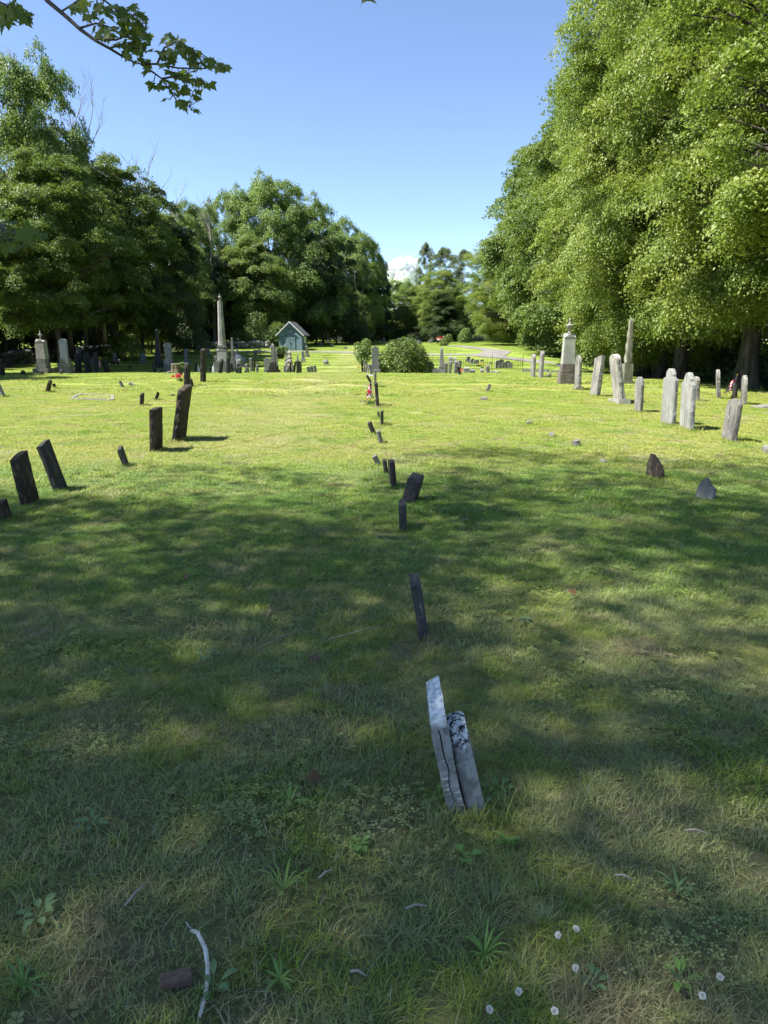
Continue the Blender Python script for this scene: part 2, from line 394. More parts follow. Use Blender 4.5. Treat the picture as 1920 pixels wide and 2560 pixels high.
# ------------------------------------------------------------------ trees
def leaf_mat(name, c1, c2, c3, trans=(.20, .30, .02), tw=.30, rough=.5):
    n = NT(name); a = n.n('Attribute', attribute_name='rnd').outputs['Fac']; oi = n.n('ObjectInfo')
    pos = n.pos(); col = n.mix(a, c1, c2)
    col = n.mix(n.ramp(n.noise(pos, .45, 3, .5), .45, .65, 0, .8), col, c3)
    col = n.mix(n.ramp(oi.outputs['Random'], 0, 1, 0, .35), col, n.mix(.5, col, (.02, .05, .03)))
    p = n.n('BsdfPrincipled', i={'Roughness': rough, 'Specular IOR Level': .35}); n.l(col, p.inputs['Base Color'])
    t = n.n('BsdfTranslucent'); n.l(n.mix(.6, col, trans), t.inputs['Color'])
    m = n.n('MixShader', i={0: tw}); n.l(p.outputs[0], m.inputs[1]); n.l(t.outputs[0], m.inputs[2]); n.l(m.outputs[0], n.out.inputs[0])
    return n.m
LEAF_MAPLE = leaf_mat('maple_leaves', (.150, .215, .045), (.26, .335, .09), (.29, .325, .065), tw=.38)
LEAF_OVER = leaf_mat('overhead_maple_leaves', (.125, .170, .022), (.20, .245, .040), (.21, .225, .026), trans=(.42, .55, .10), tw=.5)  # translucency raised so more light reaches the grass beneath
LEAF_GREEN = leaf_mat('green_leaves', (.10, .165, .042), (.17, .24, .07), (.20, .25, .058), tw=.34)
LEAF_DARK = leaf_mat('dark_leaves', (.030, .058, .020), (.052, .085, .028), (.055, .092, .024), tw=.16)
LEAF_LIGHT = leaf_mat('light_leaves', (.17, .26, .07), (.24, .33, .10), (.16, .24, .07), tw=.38)
LEAF_PALE = leaf_mat('pale_leaves', (.14, .18, .09), (.19, .23, .12), (.12, .16, .07), tw=.25)
bk = NT('bark'); bv = bk.objvec((7, 7, 1.8)); bh = bk.noise(bv, 2.4, 7, .75, 1.2)
BARK = bk.finish(bk.mix(bk.ramp(bh, .35, .65), (.030, .026, .021), (.125, .112, .095)), .95, .15, bh, 1.0, .12)
TWIG = simple_mat('twig_bark', (.085, .07, .06)); DEADW = simple_mat('bare_wood', (.30, .27, .25), .9, .2)

def crown_mesh(name, seed, lobes=70, sprays=20, leaves=60, leaf=.024, profile='round', lr=(.20, .34), spr=.085, fill=.35, flat=.22, tilt=(.25, .75), droop=.35):
    """Leaves in layered sprays on lobes spread through an egg-shaped volume of unit radius."""
    g = np.random.default_rng(seed); d = g.normal(0, 1, (lobes, 3)); d /= np.linalg.norm(d, axis=1)[:, None]
    z = np.clip(d[:, 2], -.92, 1); az = np.arctan2(d[:, 1], d[:, 0])
    if profile == 'round': rr = np.sqrt(np.clip(1 - z ** 2, .05, 1)) ** .8
    elif profile == 'cone': rr = np.clip(.98 - .88 * (z + 1) / 2, .05, 1)
    elif profile == 'column': rr = np.clip(1 - np.abs(z) ** 4, .12, 1) * (.95 - .25 * (z + 1) / 2)
    rad = np.where(g.random(lobes) < fill, g.uniform(.15, .55, lobes), g.uniform(.62, .92, lobes)) * (1 + .10 * np.sin(az * 3 + seed))
    L = np.stack([np.cos(az) * rr * rad, np.sin(az) * rr * rad, z * np.where(rad < .56, .8, .86)], 1)
    R_ = g.uniform(*lr, lobes) * np.where(profile == 'cone', .45 + .75 * (1 - (z + 1) / 2), 1)
    # sprays over each lobe, more of them on its upper, outer side
    S = []; SD = []
    for c, r in zip(L, R_):
        q = g.normal(0, 1, (sprays, 3)); q /= np.linalg.norm(q, axis=1)[:, None]; q[:, 2] = np.abs(q[:, 2]) * 1.0 - .45 * g.random(sprays)
        out = c / (np.linalg.norm(c) + 1e-6); q += out * .35; q /= np.linalg.norm(q, axis=1)[:, None]
        s = c + q * r * g.uniform(.55, 1.08, (sprays, 1)) * np.array([1, 1, .8]); S.append(s)
        o = q * .6 + out * .6; o[:, 2] *= .35; SD.append(o / np.linalg.norm(o, axis=1)[:, None])
    S = np.concatenate(S); SD = np.concatenate(SD); ns = len(S); N = ns * leaves
    # spray frame: n = plate normal, leaning outward
    nrm = SD * g.uniform(tilt[0], tilt[1], (ns, 1)) + np.array([0, 0, 1.0]) + g.normal(0, .18, (ns, 3)); nrm /= np.linalg.norm(nrm, axis=1)[:, None]
    t1 = np.cross(nrm, g.normal(0, 1, (ns, 3))); t1 /= np.linalg.norm(t1, axis=1)[:, None]; t2 = np.cross(nrm, t1)
    k = np.repeat(np.arange(ns), leaves); size = np.repeat(spr * g.uniform(.6, 1.3, ns), leaves)
    a = g.uniform(0, 6.283, N); r = np.sqrt(g.random(N)) * size
    C = S[k] + t1[k] * (r * np.cos(a))[:, None] + t2[k] * (r * np.sin(a))[:, None] + nrm[k] * (g.normal(0, flat, N) * size)[:, None]
    C[:, 2] -= (r / size) ** 2 * size * droop
    ln = nrm[k] + g.normal(0, .42, (N, 3)); ln /= np.linalg.norm(ln, axis=1)[:, None]
    ta = np.cross(ln, g.normal(0, 1, (N, 3))); ta /= np.linalg.norm(ta, axis=1)[:, None]; tb_ = np.cross(ln, ta)
    s = (leaf * g.uniform(.5, 1.4, N))[:, None]
    v0 = C - ta * s * .5; v2 = C + ta * s * .5 - ln * s * .12; v1 = C + tb_ * s * .42 + ln * s * .13; v3 = C - tb_ * s * .42 + ln * s * .13
    kz = 1 / np.percentile(np.abs(C[:, 2]), 99.3); kx = 1 / np.percentile(np.hypot(C[:, 0], C[:, 1]), 98.5); K = np.array([kx, kx, kz]); L = L * K; S = S * K
    V = np.stack([v0, v1, v2, v3], 1).reshape(-1, 3) * K; b = np.arange(N)[:, None] * 4
    F = np.concatenate([b + np.array([[0, 1, 2]]), b + np.array([[0, 2, 3]])], 1).reshape(-1)
    att = np.repeat(np.clip(g.random(ns)[k] * .6 + g.random(N) * .4, 0, 1), 2)
    me = np_mesh(name, V, F, 3, att); return me, S, L
def wood_mesh(name, L, S, seed, r0=.045, base=-1.0, low=-2.0, nb=26, twig=True, split=None):
    """Trunk, limbs and boughs reaching the lobes, in the same unit space (z scaled like the crown)."""
    g = random.Random(seed); bm = bmesh.new(); top = .62; H = top - low
    def tr(t): return Vector((.03 * math.sin(t * 5 + seed), .03 * math.cos(t * 4 + seed), low + H * t))
    N = 12; tube(bm, [tr(i / N) for i in range(N + 1)], [r0 * (1.45 if i == 0 else 1) * (1 - .86 * i / N) for i in range(N + 1)], 12)
    idx = sorted(range(len(L)), key=lambda i: -np.linalg.norm(L[i]))[:nb]
    for i in idx:
        e = Vector(L[i]); hz = max(low + .25 * H, min(top - .05, e.z - .35 * (abs(e.x) + abs(e.y)) - .05)); t = (hz - low) / H; s = tr(t)
        m = s.lerp(e, .5) + Vector((g.uniform(-.06, .06), g.uniform(-.06, .06), g.uniform(.0, .10))); rb = r0 * (1 - .8 * t) * .5
        pts = []
        for q in range(8):
            u = q / 7; p = (1 - u) ** 2 * s + 2 * u * (1 - u) * m + u * u * e; pts.append(p + Vector((g.uniform(-1, 1), g.uniform(-1, 1), g.uniform(-1, 1))) * .012 * (q > 0))
        tube(bm, pts, [max(rb * (1 - .85 * q / 7), .0015) for q in range(8)], 6, cap=False)
        if twig:
            near = sorted(range(0, len(S), 3), key=lambda j: (S[j][0] - e.x) ** 2 + (S[j][1] - e.y) ** 2 + (S[j][2] - e.z) ** 2)[:5]
            for j in near:
                st = pts[g.choice((3, 4, 5))]; q = Vector(S[j]); mid = st.lerp(q, .5) + Vector((0, 0, .02))
                tube(bm, [st, mid, q], [rb * .28, rb * .18, .0012], 4, cap=False)
    me = bpy.data.meshes.new(name); bm.to_mesh(me); bm.free(); me.materials.append(BARK); return me
KIND = {}
def kind(key, mat, seed, low=-1.6, r0=.05, nb=26, **kw):
    me, S, L = crown_mesh('crown', seed, **kw); me.materials.append(mat)
    KIND[key] = (me, wood_mesh('trunk', L, S, seed, r0=r0, low=low, nb=nb))
kind('maple', LEAF_MAPLE, 1, lobes=260, sprays=15, leaves=108, leaf=.0128, low=-1.55, r0=.06, spr=.10, flat=.085, tilt=(.05, .45), droop=.18, lr=(.07, .19), nb=60)
kind('maple_b', LEAF_MAPLE, 2, lobes=250, sprays=16, leaves=108, leaf=.0128, low=-1.5, r0=.06, spr=.10, flat=.085, tilt=(.05, .45), droop=.18, lr=(.07, .19), nb=60)
kind('maple_open', LEAF_OVER, 12, lobes=165, sprays=12, leaves=37, leaf=.0140, low=-1.5, r0=.035, spr=.10, lr=(.12, .20), fill=.5, flat=.3)
kind('green', LEAF_GREEN, 3, lobes=190, sprays=15, leaves=62, leaf=.020, lr=(.07, .20), flat=.12, tilt=(.1, .5), low=-1.35, r0=.04)
kind('green_b', LEAF_GREEN, 4, lobes=170, sprays=15, leaves=58, leaf=.021, lr=(.07, .19), flat=.15, low=-1.35, profile='column', r0=.04)
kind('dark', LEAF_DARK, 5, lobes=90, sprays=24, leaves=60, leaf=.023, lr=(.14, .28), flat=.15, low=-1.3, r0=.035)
kind('light', LEAF_LIGHT, 6, lobes=160, sprays=14, leaves=52, leaf=.0215, low=-1.3, lr=(.08, .19), r0=.035)
kind('airy', LEAF_PALE, 8, lobes=110, sprays=12, leaves=40, leaf=.024, profile='column', low=-1.8, r0=.02, lr=(.10, .20), fill=.25, nb=40)
kind('conifer', LEAF_DARK, 9, lobes=90, sprays=16, leaves=46, leaf=.026, profile='cone', low=-1.3, r0=.035, lr=(.13, .22))
def tree(kind_, x, y, h, bottom, rx, label, group=None, cat='tree', ry=None, rot=None, name=None):
    """h = height, bottom = where the crown starts; the trunk runs below it."""
    cr, wd = KIND[kind_]; z0 = tz(x, y); rz = (h - bottom) / 2 / .98; zc = bottom + rz * .98
    nm = name or {'maple': 'maple_tree', 'maple_b': 'maple_tree', 'maple_open': 'maple_tree', 'conifer': 'pine_tree', 'airy': 'birch_tree'}.get(kind_, 'broadleaf_tree')
    t = empty(nm, (x, y, z0 - .1), rng.uniform(0, 6.28) if rot is None else rot); tag(t, label, cat, group)
    c = link('crown', cr, None, t, (0, 0, zc)); c.scale = (rx, ry or rx, rz)
    k = link('trunk', wd, None, t, (0, 0, zc)); k.scale = (rx, ry or rx, rz)
    low = {'maple': -1.55, 'maple_b': -1.5, 'maple_open': -1.5, 'green': -1.35, 'green_b': -1.35, 'airy': -1.8}.get(kind_, -1.3)
    k.scale.z = zc / -low if bottom > .1 else rz
    return t
# --- the row of old maples along the right edge of the lawn
RG = 'maples in the row along the right edge'
def T(kind_, u, vtop, Y, bottom, rx, label, group, rot, x=None, **kw):
    """Tree whose top shows at (u, vtop) from where the photo was taken, standing at distance Y."""
    p = at(u, vtop, Y); xx = p.x if x is None else x
    return tree(kind_, xx, Y, p.z - tz(xx, Y), bottom, rx, label, group, rot=rot, **kw)
tree('maple', 11.2, 9.3, 17, 2.6, 5.4, 'nearest maple, only its branch tips reach in at the right border of the photo', RG, rot=.3)
tree('maple_b', 14.6, 18.5, 20, 3.4, 7.2, 'big maple behind the two rounded stones and the flag on the right', RG, rot=1.0)
tree('maple', 13.5, 26.5, 21.0, 2.7, 6.1, 'tall maple standing behind the pair of shouldered marble stones', RG, rot=2.1)
tree('maple_b', 14.3, 34.5, 20.5, 2.2, 6.5, 'broad maple behind the narrow round-topped tablet on the right', RG, rot=3.3)
tree('maple', 14.9, 39.2, 19, 2.0, 5.8, 'maple with a bare lower trunk right behind the spiral obelisk', RG, rot=.9)
tree('maple', 15.4, 43, 19.5, 1.8, 7.2, 'yellow green maple behind the urn monument on the right', RG, rot=4.0)
tree('green', 16.8, 51, 21, .6, 8.2, 'dense dark green maple just beyond the yellow green maples', RG, rot=5.0)
tree('green', 16.6, 61, 20, .4, 7.8, 'rounded green maple hanging over the bend of the lane', RG, rot=.8)
tree('green_b', 16.6, 73, 19.5, .2, 7.4, 'green maple with a straight flank beyond the bend of the lane', RG, rot=2.6)
tree('maple_b', 16.2, 86, 13.5, .4, 6.8, 'low yellow green maple at the far end of the right row', RG, rot=1.6)
tree('green', 17.0, 100, 13, .2, 6, 'last green maple of the right row beside the far fence', RG, rot=4.6)
# --- woods on the left
LG = 'trees along the left edge of the cemetery'
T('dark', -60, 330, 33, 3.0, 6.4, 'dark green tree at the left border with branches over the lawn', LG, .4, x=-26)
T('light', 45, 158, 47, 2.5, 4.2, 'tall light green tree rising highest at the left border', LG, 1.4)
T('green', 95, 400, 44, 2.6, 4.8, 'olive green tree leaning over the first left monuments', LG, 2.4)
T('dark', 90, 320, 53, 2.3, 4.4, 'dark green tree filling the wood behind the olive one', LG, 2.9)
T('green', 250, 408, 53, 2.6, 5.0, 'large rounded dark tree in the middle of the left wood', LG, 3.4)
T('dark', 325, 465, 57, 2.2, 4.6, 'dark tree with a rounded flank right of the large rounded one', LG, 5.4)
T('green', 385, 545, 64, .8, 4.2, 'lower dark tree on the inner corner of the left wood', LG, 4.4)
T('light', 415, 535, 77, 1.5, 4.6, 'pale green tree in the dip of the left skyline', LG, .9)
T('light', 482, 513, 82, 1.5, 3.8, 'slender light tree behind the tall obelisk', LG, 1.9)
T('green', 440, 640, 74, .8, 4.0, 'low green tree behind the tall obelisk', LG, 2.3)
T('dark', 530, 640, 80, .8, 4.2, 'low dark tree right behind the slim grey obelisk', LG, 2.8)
for k, (x_, y_, h_) in enumerate(((-40, 24, 21), (-41, 34, 22), (-42, 44, 23), (-40, 54, 22), (-38, 64, 19), (-35, 74, 15.5), (-31, 84, 15))):  # tall row added to keep sun off the wood edge in front
    tree('dark', x_, y_, h_, .5, 6.4, 'tree added deep in the left wood to shade the trees in front', 'trees added deep in the left wood for shade', rot=k * 1.1)
# --- trees behind the shed and round the far lawn
BG = 'trees behind the shed and round the far lawn'
T('light', 668, 458, 88, 2.0, 6.0, 'highest light green tree of the dome behind the shed', BG, .2)
T('light', 585, 486, 90, 2.0, 4.6, 'light green left shoulder of the dome behind the shed', BG, .7)
T('light', 745, 505, 87, 1.0, 5.6, 'tall grey green tree of the dome above the shed', BG, 1.2)
T('green_b', 628, 600, 80, .8, 4.8, 'shaggy tree between the tall obelisk and the shed', BG, 2.2)
T('dark', 800, 590, 88, .8, 4.6, 'dark lower tree of the dome to the right of the shed', BG, 3.2)
T('light', 838, 552, 104, 1.0, 4.6, 'light crown behind the right shoulder of the dome', BG, 3.9)
T('light', 880, 588, 97, .8, 4.6, 'grey green tree on the slope of the tree line right of the dome', BG, 4.2)
T('light', 915, 604, 106, 1.0, 3.2, 'narrow tree on the falling tree line left of the cloud', BG, 5.2)
T('conifer', 952, 672, 108, .4, 3.8, 'dark pine left of the cloud', BG, .5)
T('light', 998, 704, 118, .8, 3.4, 'pale small tree under the cloud', BG, 1.5)
T('maple_b', 1098, 680, 106, .6, 4.0, 'yellow green tree right of the cloud', BG, 2.5)
T('green', 1030, 720, 112, .4, 4.2, 'low green tree below the cloud', BG, 3.0)
T('conifer', 1105, 735, 103, .2, 4.6, 'dark spreading pine at the head of the far lawn', BG, 3.5)
T('airy', 1066, 610, 122, 5.0, 2.0, 'thin airy birch rising beside the cloud', BG, 4.5)
T('airy', 1112, 622, 118, 3.5, 3.4, 'wispy birch between the thin one and the right tree row', BG, 5.5)
T('airy', 1160, 628, 116, 3.5, 3.4, 'wispy birch touching the right tree row', BG, .7)
T('green', 1140, 745, 112, .3, 4.6, 'low green tree where the far lawn meets the right row', BG, 1.7)
# --- maples over the camera, out of frame but for their hanging branches: they throw the dappled shade
OVER = tree('maple_open', -9.0, .6, 22.5, 9.0, 8.2, 'maple beside the photographer whose leafy branches hang in at the top left', rot=.6)
tree('maple_open', -17.5, -.8, 22.0, 8.0, 8.2, 'maple left of the photo throwing dappled shade on the grass', rot=1.9)

# --- wood masses and undergrowth (uncountable)
def thicket(name, segs, per, leaf, mat, label, seed, stems=True):
    """segs: (x0, y0, x1, y1, depth, height) bands of leaves; ragged tops."""
    g = np.random.default_rng(seed); Vs = []; cs = []
    for x0, y0, x1, y1, dp, ht in segs:
        ln = math.hypot(x1 - x0, y1 - y0); nc = int(ln * dp * ht / 7); d = np.array([x1 - x0, y1 - y0]) / ln; nn = np.array([-d[1], d[0]])
        s = g.uniform(0, ln, nc); q = g.uniform(-dp / 2, dp / 2, nc); hh = ht * (.75 + .25 * np.sin(s * .45 + seed) + .1 * np.sin(s * 1.3))
        zz = g.random(nc) * hh; cx = x0 + d[0] * s + nn[0] * q; cyy = y0 + d[1] * s + nn[1] * q
        cs.append(np.stack([cx, cyy, terr(cx, cyy) + zz, g.uniform(.7, 1.5, nc)], 1))
    cs = np.concatenate(cs); k = np.repeat(np.arange(len(cs)), per); N = len(k)
    q = g.normal(0, 1, (N, 3)); q /= np.linalg.norm(q, axis=1)[:, None]
    C = cs[k, :3] + q * (cs[k, 3] * g.uniform(.6, 1, N))[:, None] * np.array([1, 1, .7])
    zt = terr(C[:, 0], C[:, 1]); C[:, 2] = np.maximum(C[:, 2], zt + .05)
    ln_ = q * .5 + g.normal(0, .5, (N, 3)) + np.array([0, 0, .7]); ln_ /= np.linalg.norm(ln_, axis=1)[:, None]
    ta = np.cross(ln_, g.normal(0, 1, (N, 3))); ta /= np.linalg.norm(ta, axis=1)[:, None]; tb_ = np.cross(ln_, ta); s = (leaf * g.uniform(.6, 1.3, N))[:, None]
    V = np.stack([C - ta * s * .5, C + tb_ * s * .4, C + ta * s * .5, C - tb_ * s * .4], 1).reshape(-1, 3)
    o = link(name, np_mesh(name, V, np.arange(N * 4), 4, np.clip(g.random(len(cs))[k] * .6 + g.random(N) * .4, 0, 1)), mat)
    return tag(o, label, 'woods', kind='stuff')
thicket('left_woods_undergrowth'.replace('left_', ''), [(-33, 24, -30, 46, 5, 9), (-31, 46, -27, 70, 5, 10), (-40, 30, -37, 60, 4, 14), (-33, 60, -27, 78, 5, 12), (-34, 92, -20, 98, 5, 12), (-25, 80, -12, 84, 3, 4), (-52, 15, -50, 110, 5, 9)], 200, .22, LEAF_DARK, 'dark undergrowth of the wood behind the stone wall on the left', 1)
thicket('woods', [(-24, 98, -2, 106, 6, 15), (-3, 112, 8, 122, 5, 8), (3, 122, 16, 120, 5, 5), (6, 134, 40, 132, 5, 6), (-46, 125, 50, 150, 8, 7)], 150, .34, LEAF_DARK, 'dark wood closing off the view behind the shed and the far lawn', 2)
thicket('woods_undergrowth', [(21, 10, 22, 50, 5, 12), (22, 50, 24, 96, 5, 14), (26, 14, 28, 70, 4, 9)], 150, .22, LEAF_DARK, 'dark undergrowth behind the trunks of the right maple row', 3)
# thin trunks standing in the wood
stm = bmesh.new()
for k in range(70):
    y_ = rng.uniform(32, 74); x_ = -25.5 - rng.uniform(0, 5) + (y_ > 58) * 3 + (y_ > 66) * 2; z_ = tz(x_, y_); r_ = rng.uniform(.04, .12); a_ = rng.uniform(-.4, .4)
    tube(stm, [(x_, y_, z_ - .1), (x_ + a_, y_, z_ + 4), (x_ + a_ * 2.2, y_ + a_, z_ + 9)], [r_, r_ * .8, r_ * .4], 6)
for k in range(60):
    x_ = rng.uniform(-24, -3); y_ = rng.uniform(92, 104); z_ = tz(x_, y_); r_ = rng.uniform(.05, .14); a_ = rng.uniform(-.5, .5)
    tube(stm, [(x_, y_, z_ - .1), (x_ + a_, y_, z_ + 4), (x_ + a_ * 2.2, y_ + a_, z_ + 10)], [r_, r_ * .8, r_ * .4], 6)
tag(bm_obj('woods_stems', stm, BARK), 'thin trunks standing close together inside the dark wood', 'woods', kind='stuff')

# --- bare dead trees poking above the left wood
def dead_tree(u, vtop, Y, label, seed, spread=.5, hb=7):
    p = at(u, vtop, Y); g = random.Random(seed); bm = bmesh.new(); z0 = tz(p.x, Y); H = p.z - z0
    def grow(s, d, ln, r, dep):
        pts = [s]; q = s; dd = d.copy()
        for k in range(5):
            dd = (dd + Vector((g.uniform(-.12, .12), g.uniform(-.12, .12), .05))).normalized(); q = q + dd * ln / 5; pts.append(q)
        tube(bm, pts, [r * (1 - .7 * k / 5) for k in range(6)], 5, cap=False)
        if dep:
            for k in range(3 + (dep > 1)):
                st = pts[g.choice((2, 3, 4))]; a = g.uniform(0, 6.28)
                grow(st, (dd + Vector((math.cos(a), math.sin(a), 0)) * spread * g.uniform(.8, 1.5)).normalized(), ln * g.uniform(.4, .62), r * .5, dep - 1)
    base = Vector((0, 0, -.1)); tube(bm, [base, Vector((.1, 0, H * .5)), Vector((0, 0, H * .62))], [.20, .12, .08], 8)
    grow(Vector((0, 0, H * .62)), Vector((0, 0, 1)), H * .36, .07, 3)
    o = empty('dead_tree', (p.x, Y, z0)); tag(o, label, 'tree', 'bare dead trees in the left wood'); bm_obj('trunk', bm, DEADW, o)
dead_tree(212, 275, 60, 'leafless dead tree with the widest fan of twigs above the left wood', 1)
dead_tree(160, 262, 60, 'leafless dead tree, the left one of the close pair above the wood', 2, .35)
dead_tree(112, 190, 58, 'small bare twigs beside the highest tree on the left', 3, .4)
dead_tree(372, 432, 68, 'bare dead treetop over the dark rounded tree', 4)
dead_tree(412, 485, 72, 'short bare treetop in the dip of the left skyline', 5)
dead_tree(520, 522, 78, 'thin bare treetop left of the high green dome', 6, .35)
# ------------------------------------------------------------------ gravestones
def arc(cx, cz, rx, rz, a0, a1, n):
    return [(cx + rx * math.cos(R(a0 + (a1 - a0) * k / n)), cz + rz * math.sin(R(a0 + (a1 - a0) * k / n))) for k in range(n + 1)]
def outline(kind_, w, h, g):
    b = [(-w / 2, -.15), (w / 2, -.15)]; r = w / 2
    if kind_ == 'flat': t = [(r, h - .004), (r * .3, h + .003), (-r * .3, h), (-r, h - .006)]
    elif kind_ == 'slant': t = [(r, h), (r * .2, h - .012), (-r, h - .09 * w - .03)]
    elif kind_ == 'slant_b': t = [(r, h - .1 * w - .04), (0, h - .03), (-r, h)]
    elif kind_ == 'round': t = arc(0, h - r, r, r, 0, 180, 16)
    elif kind_ == 'segment': t = arc(0, h - .28 * w, r, .28 * w, 0, 180, 14)
    elif kind_ == 'shoulder': t = [(r, h - .40 * w), (r * .92, h - .33 * w), (r * .66, h - .34 * w), (r * .60, h - .28 * w)] + arc(0, h - .28 * w, r * .56, .28 * w, 0, 180, 12) + [(-r * .60, h - .28 * w), (-r * .66, h - .34 * w), (-r * .92, h - .33 * w), (-r, h - .40 * w)]
    elif kind_ == 'gable': t = [(r, h - .22 * w), (0, h), (-r, h - .22 * w)]
    elif kind_ == 'clipped': t = [(r, h - .22 * w), (r * .62, h), (-r * .62, h), (-r, h - .22 * w)]
    elif kind_ == 'broken': t = [(r, h - .35 * w), (r * .55, h - .12 * w), (r * .15, h), (-r * .3, h - .05 * w), (-r * .8, h - .30 * w), (-r, h - .55 * w)]
    elif kind_ == 'point': t = [(r, h * .6), (r * .8, h * .92), (r * .55, h), (r * .1, h * .86), (-r * .5, h * .62), (-r, h * .34)]
    elif kind_ == 'rock': t = [(r * .9, h * .45), (r * .55, h * .85), (r * .1, h), (-r * .45, h * .82), (-r * .8, h * .5)]
    return b + t
def resample(pts, step, jit, g, h):
    out = []
    for i, p in enumerate(pts):
        q = pts[(i + 1) % len(pts)]; L = math.hypot(q[0] - p[0], q[1] - p[1]); n = max(1, int(L / step))
        for k in range(n):
            t = k / n; out.append((p[0] + (q[0] - p[0]) * t + g.gauss(0, jit), p[1] + (q[1] - p[1]) * t + g.gauss(0, jit) * .6))
    return out
def slab_bm(kind_, w, t, h, rough=.002, bev=.006, seed=0):
    g = random.Random(seed); bm = bmesh.new(); pts = resample(outline(kind_, w, h, g), .07, rough, g, h)
    # rings from face to face so the edge itself is uneven, with a worn arris
    rings = []
    for s, ins in ((-1, bev), (-1 + .3, 0), (0, -rough), (1 - .3, 0), (1, bev)):
        ring = []
        cx, cz = 0, h * .5
        for x, z in pts:
            l = math.hypot(x - cx, z - cz) or 1; k = ins / l
            yy = s * t / 2 * (1 + .0 * g.random()) + g.gauss(0, rough * .35)
            ring.append(bm.verts.new((x - (x - cx) * k + g.gauss(0, rough * .5), yy, z - (z - cz) * k * .5 + g.gauss(0, rough * .3))))
        rings.append(ring)
    n = len(pts)
    for a, b in zip(rings, rings[1:]):
        for k in range(n): bm.faces.new((a[k], a[(k + 1) % n], b[(k + 1) % n], b[k]))
    bm.faces.new(rings[0]); bm.faces.new(rings[-1][::-1])
    return bm
_seed = [100]
def stone(top, ub, vb, ut, vt, du, label, mat, Y=None, t=.06, w_=None, yaw=None, tilt=0, cat='gravestone', group=None, rough=.003, name='gravestone', sock=None, hide=0.):
    """Slab standing where its foot (ub, vb) meets the lawn; its broad faces look left and right like all in these rows."""
    if Y is None:
        p = hit(ub, vb); Y = p.y
    else:
        q = at(ub, vb, Y); p = Vector((q.x, Y, tz(q.x, Y)))
    q = at(ut, vt, Y); H = q.z - p.z; lx = q.x - p.x; L = math.hypot(H, lx); lean = math.atan2(lx, H)
    _seed[0] += 1; g = random.Random(_seed[0])
    px = abs(p.x / Y); want = du / FPX * Y
    if w_ is None: w_ = min(.62, max(.16, (want - t) / max(px, .12))) if px > .10 else .38
    yaw_ = R(90 + (g.uniform(-4, 4) if yaw is None else yaw))
    tufts(p, w_, t, yaw_)
    bm = slab_bm(top, w_, t, L, rough, min(.008, t * .2), _seed[0])
    root = empty(name, (p.x, p.y, p.z)) if sock else None
    o = bm_obj(name if not sock else 'tablet', bm, mat, smooth=False)
    M = Matrix.Rotation(lean, 4, 'Y') @ Matrix.Rotation(R(tilt), 4, 'X') @ Matrix.Rotation(yaw_, 4, 'Z')
    if sock:
        sw, sh = sock; b2 = bmesh.new(); frustum(b2, w_ * sw, t * 2.6, w_ * sw, t * 2.6, -.12, sh, .012)
        s_ = bm_obj('socket_stone', b2, mat, root); s_.rotation_euler = (0, R(3), yaw_)
        o.parent = root; o.matrix_local = Matrix.Translation((0, 0, sh * .7)) @ M; o.scale.z = (L - sh * .7) / L
        tag(root, label, cat, group); return root
    o.matrix_world = Matrix.Translation(p) @ M
    tag(o, label, cat, group); return o
GL = 'worn gravestones on the left lawn'; GC = 'small gravestones seen edge on in the centre row'; GR = 'gravestones in the rows on the right lawn'; GF = 'small far gravestones beyond the crest'
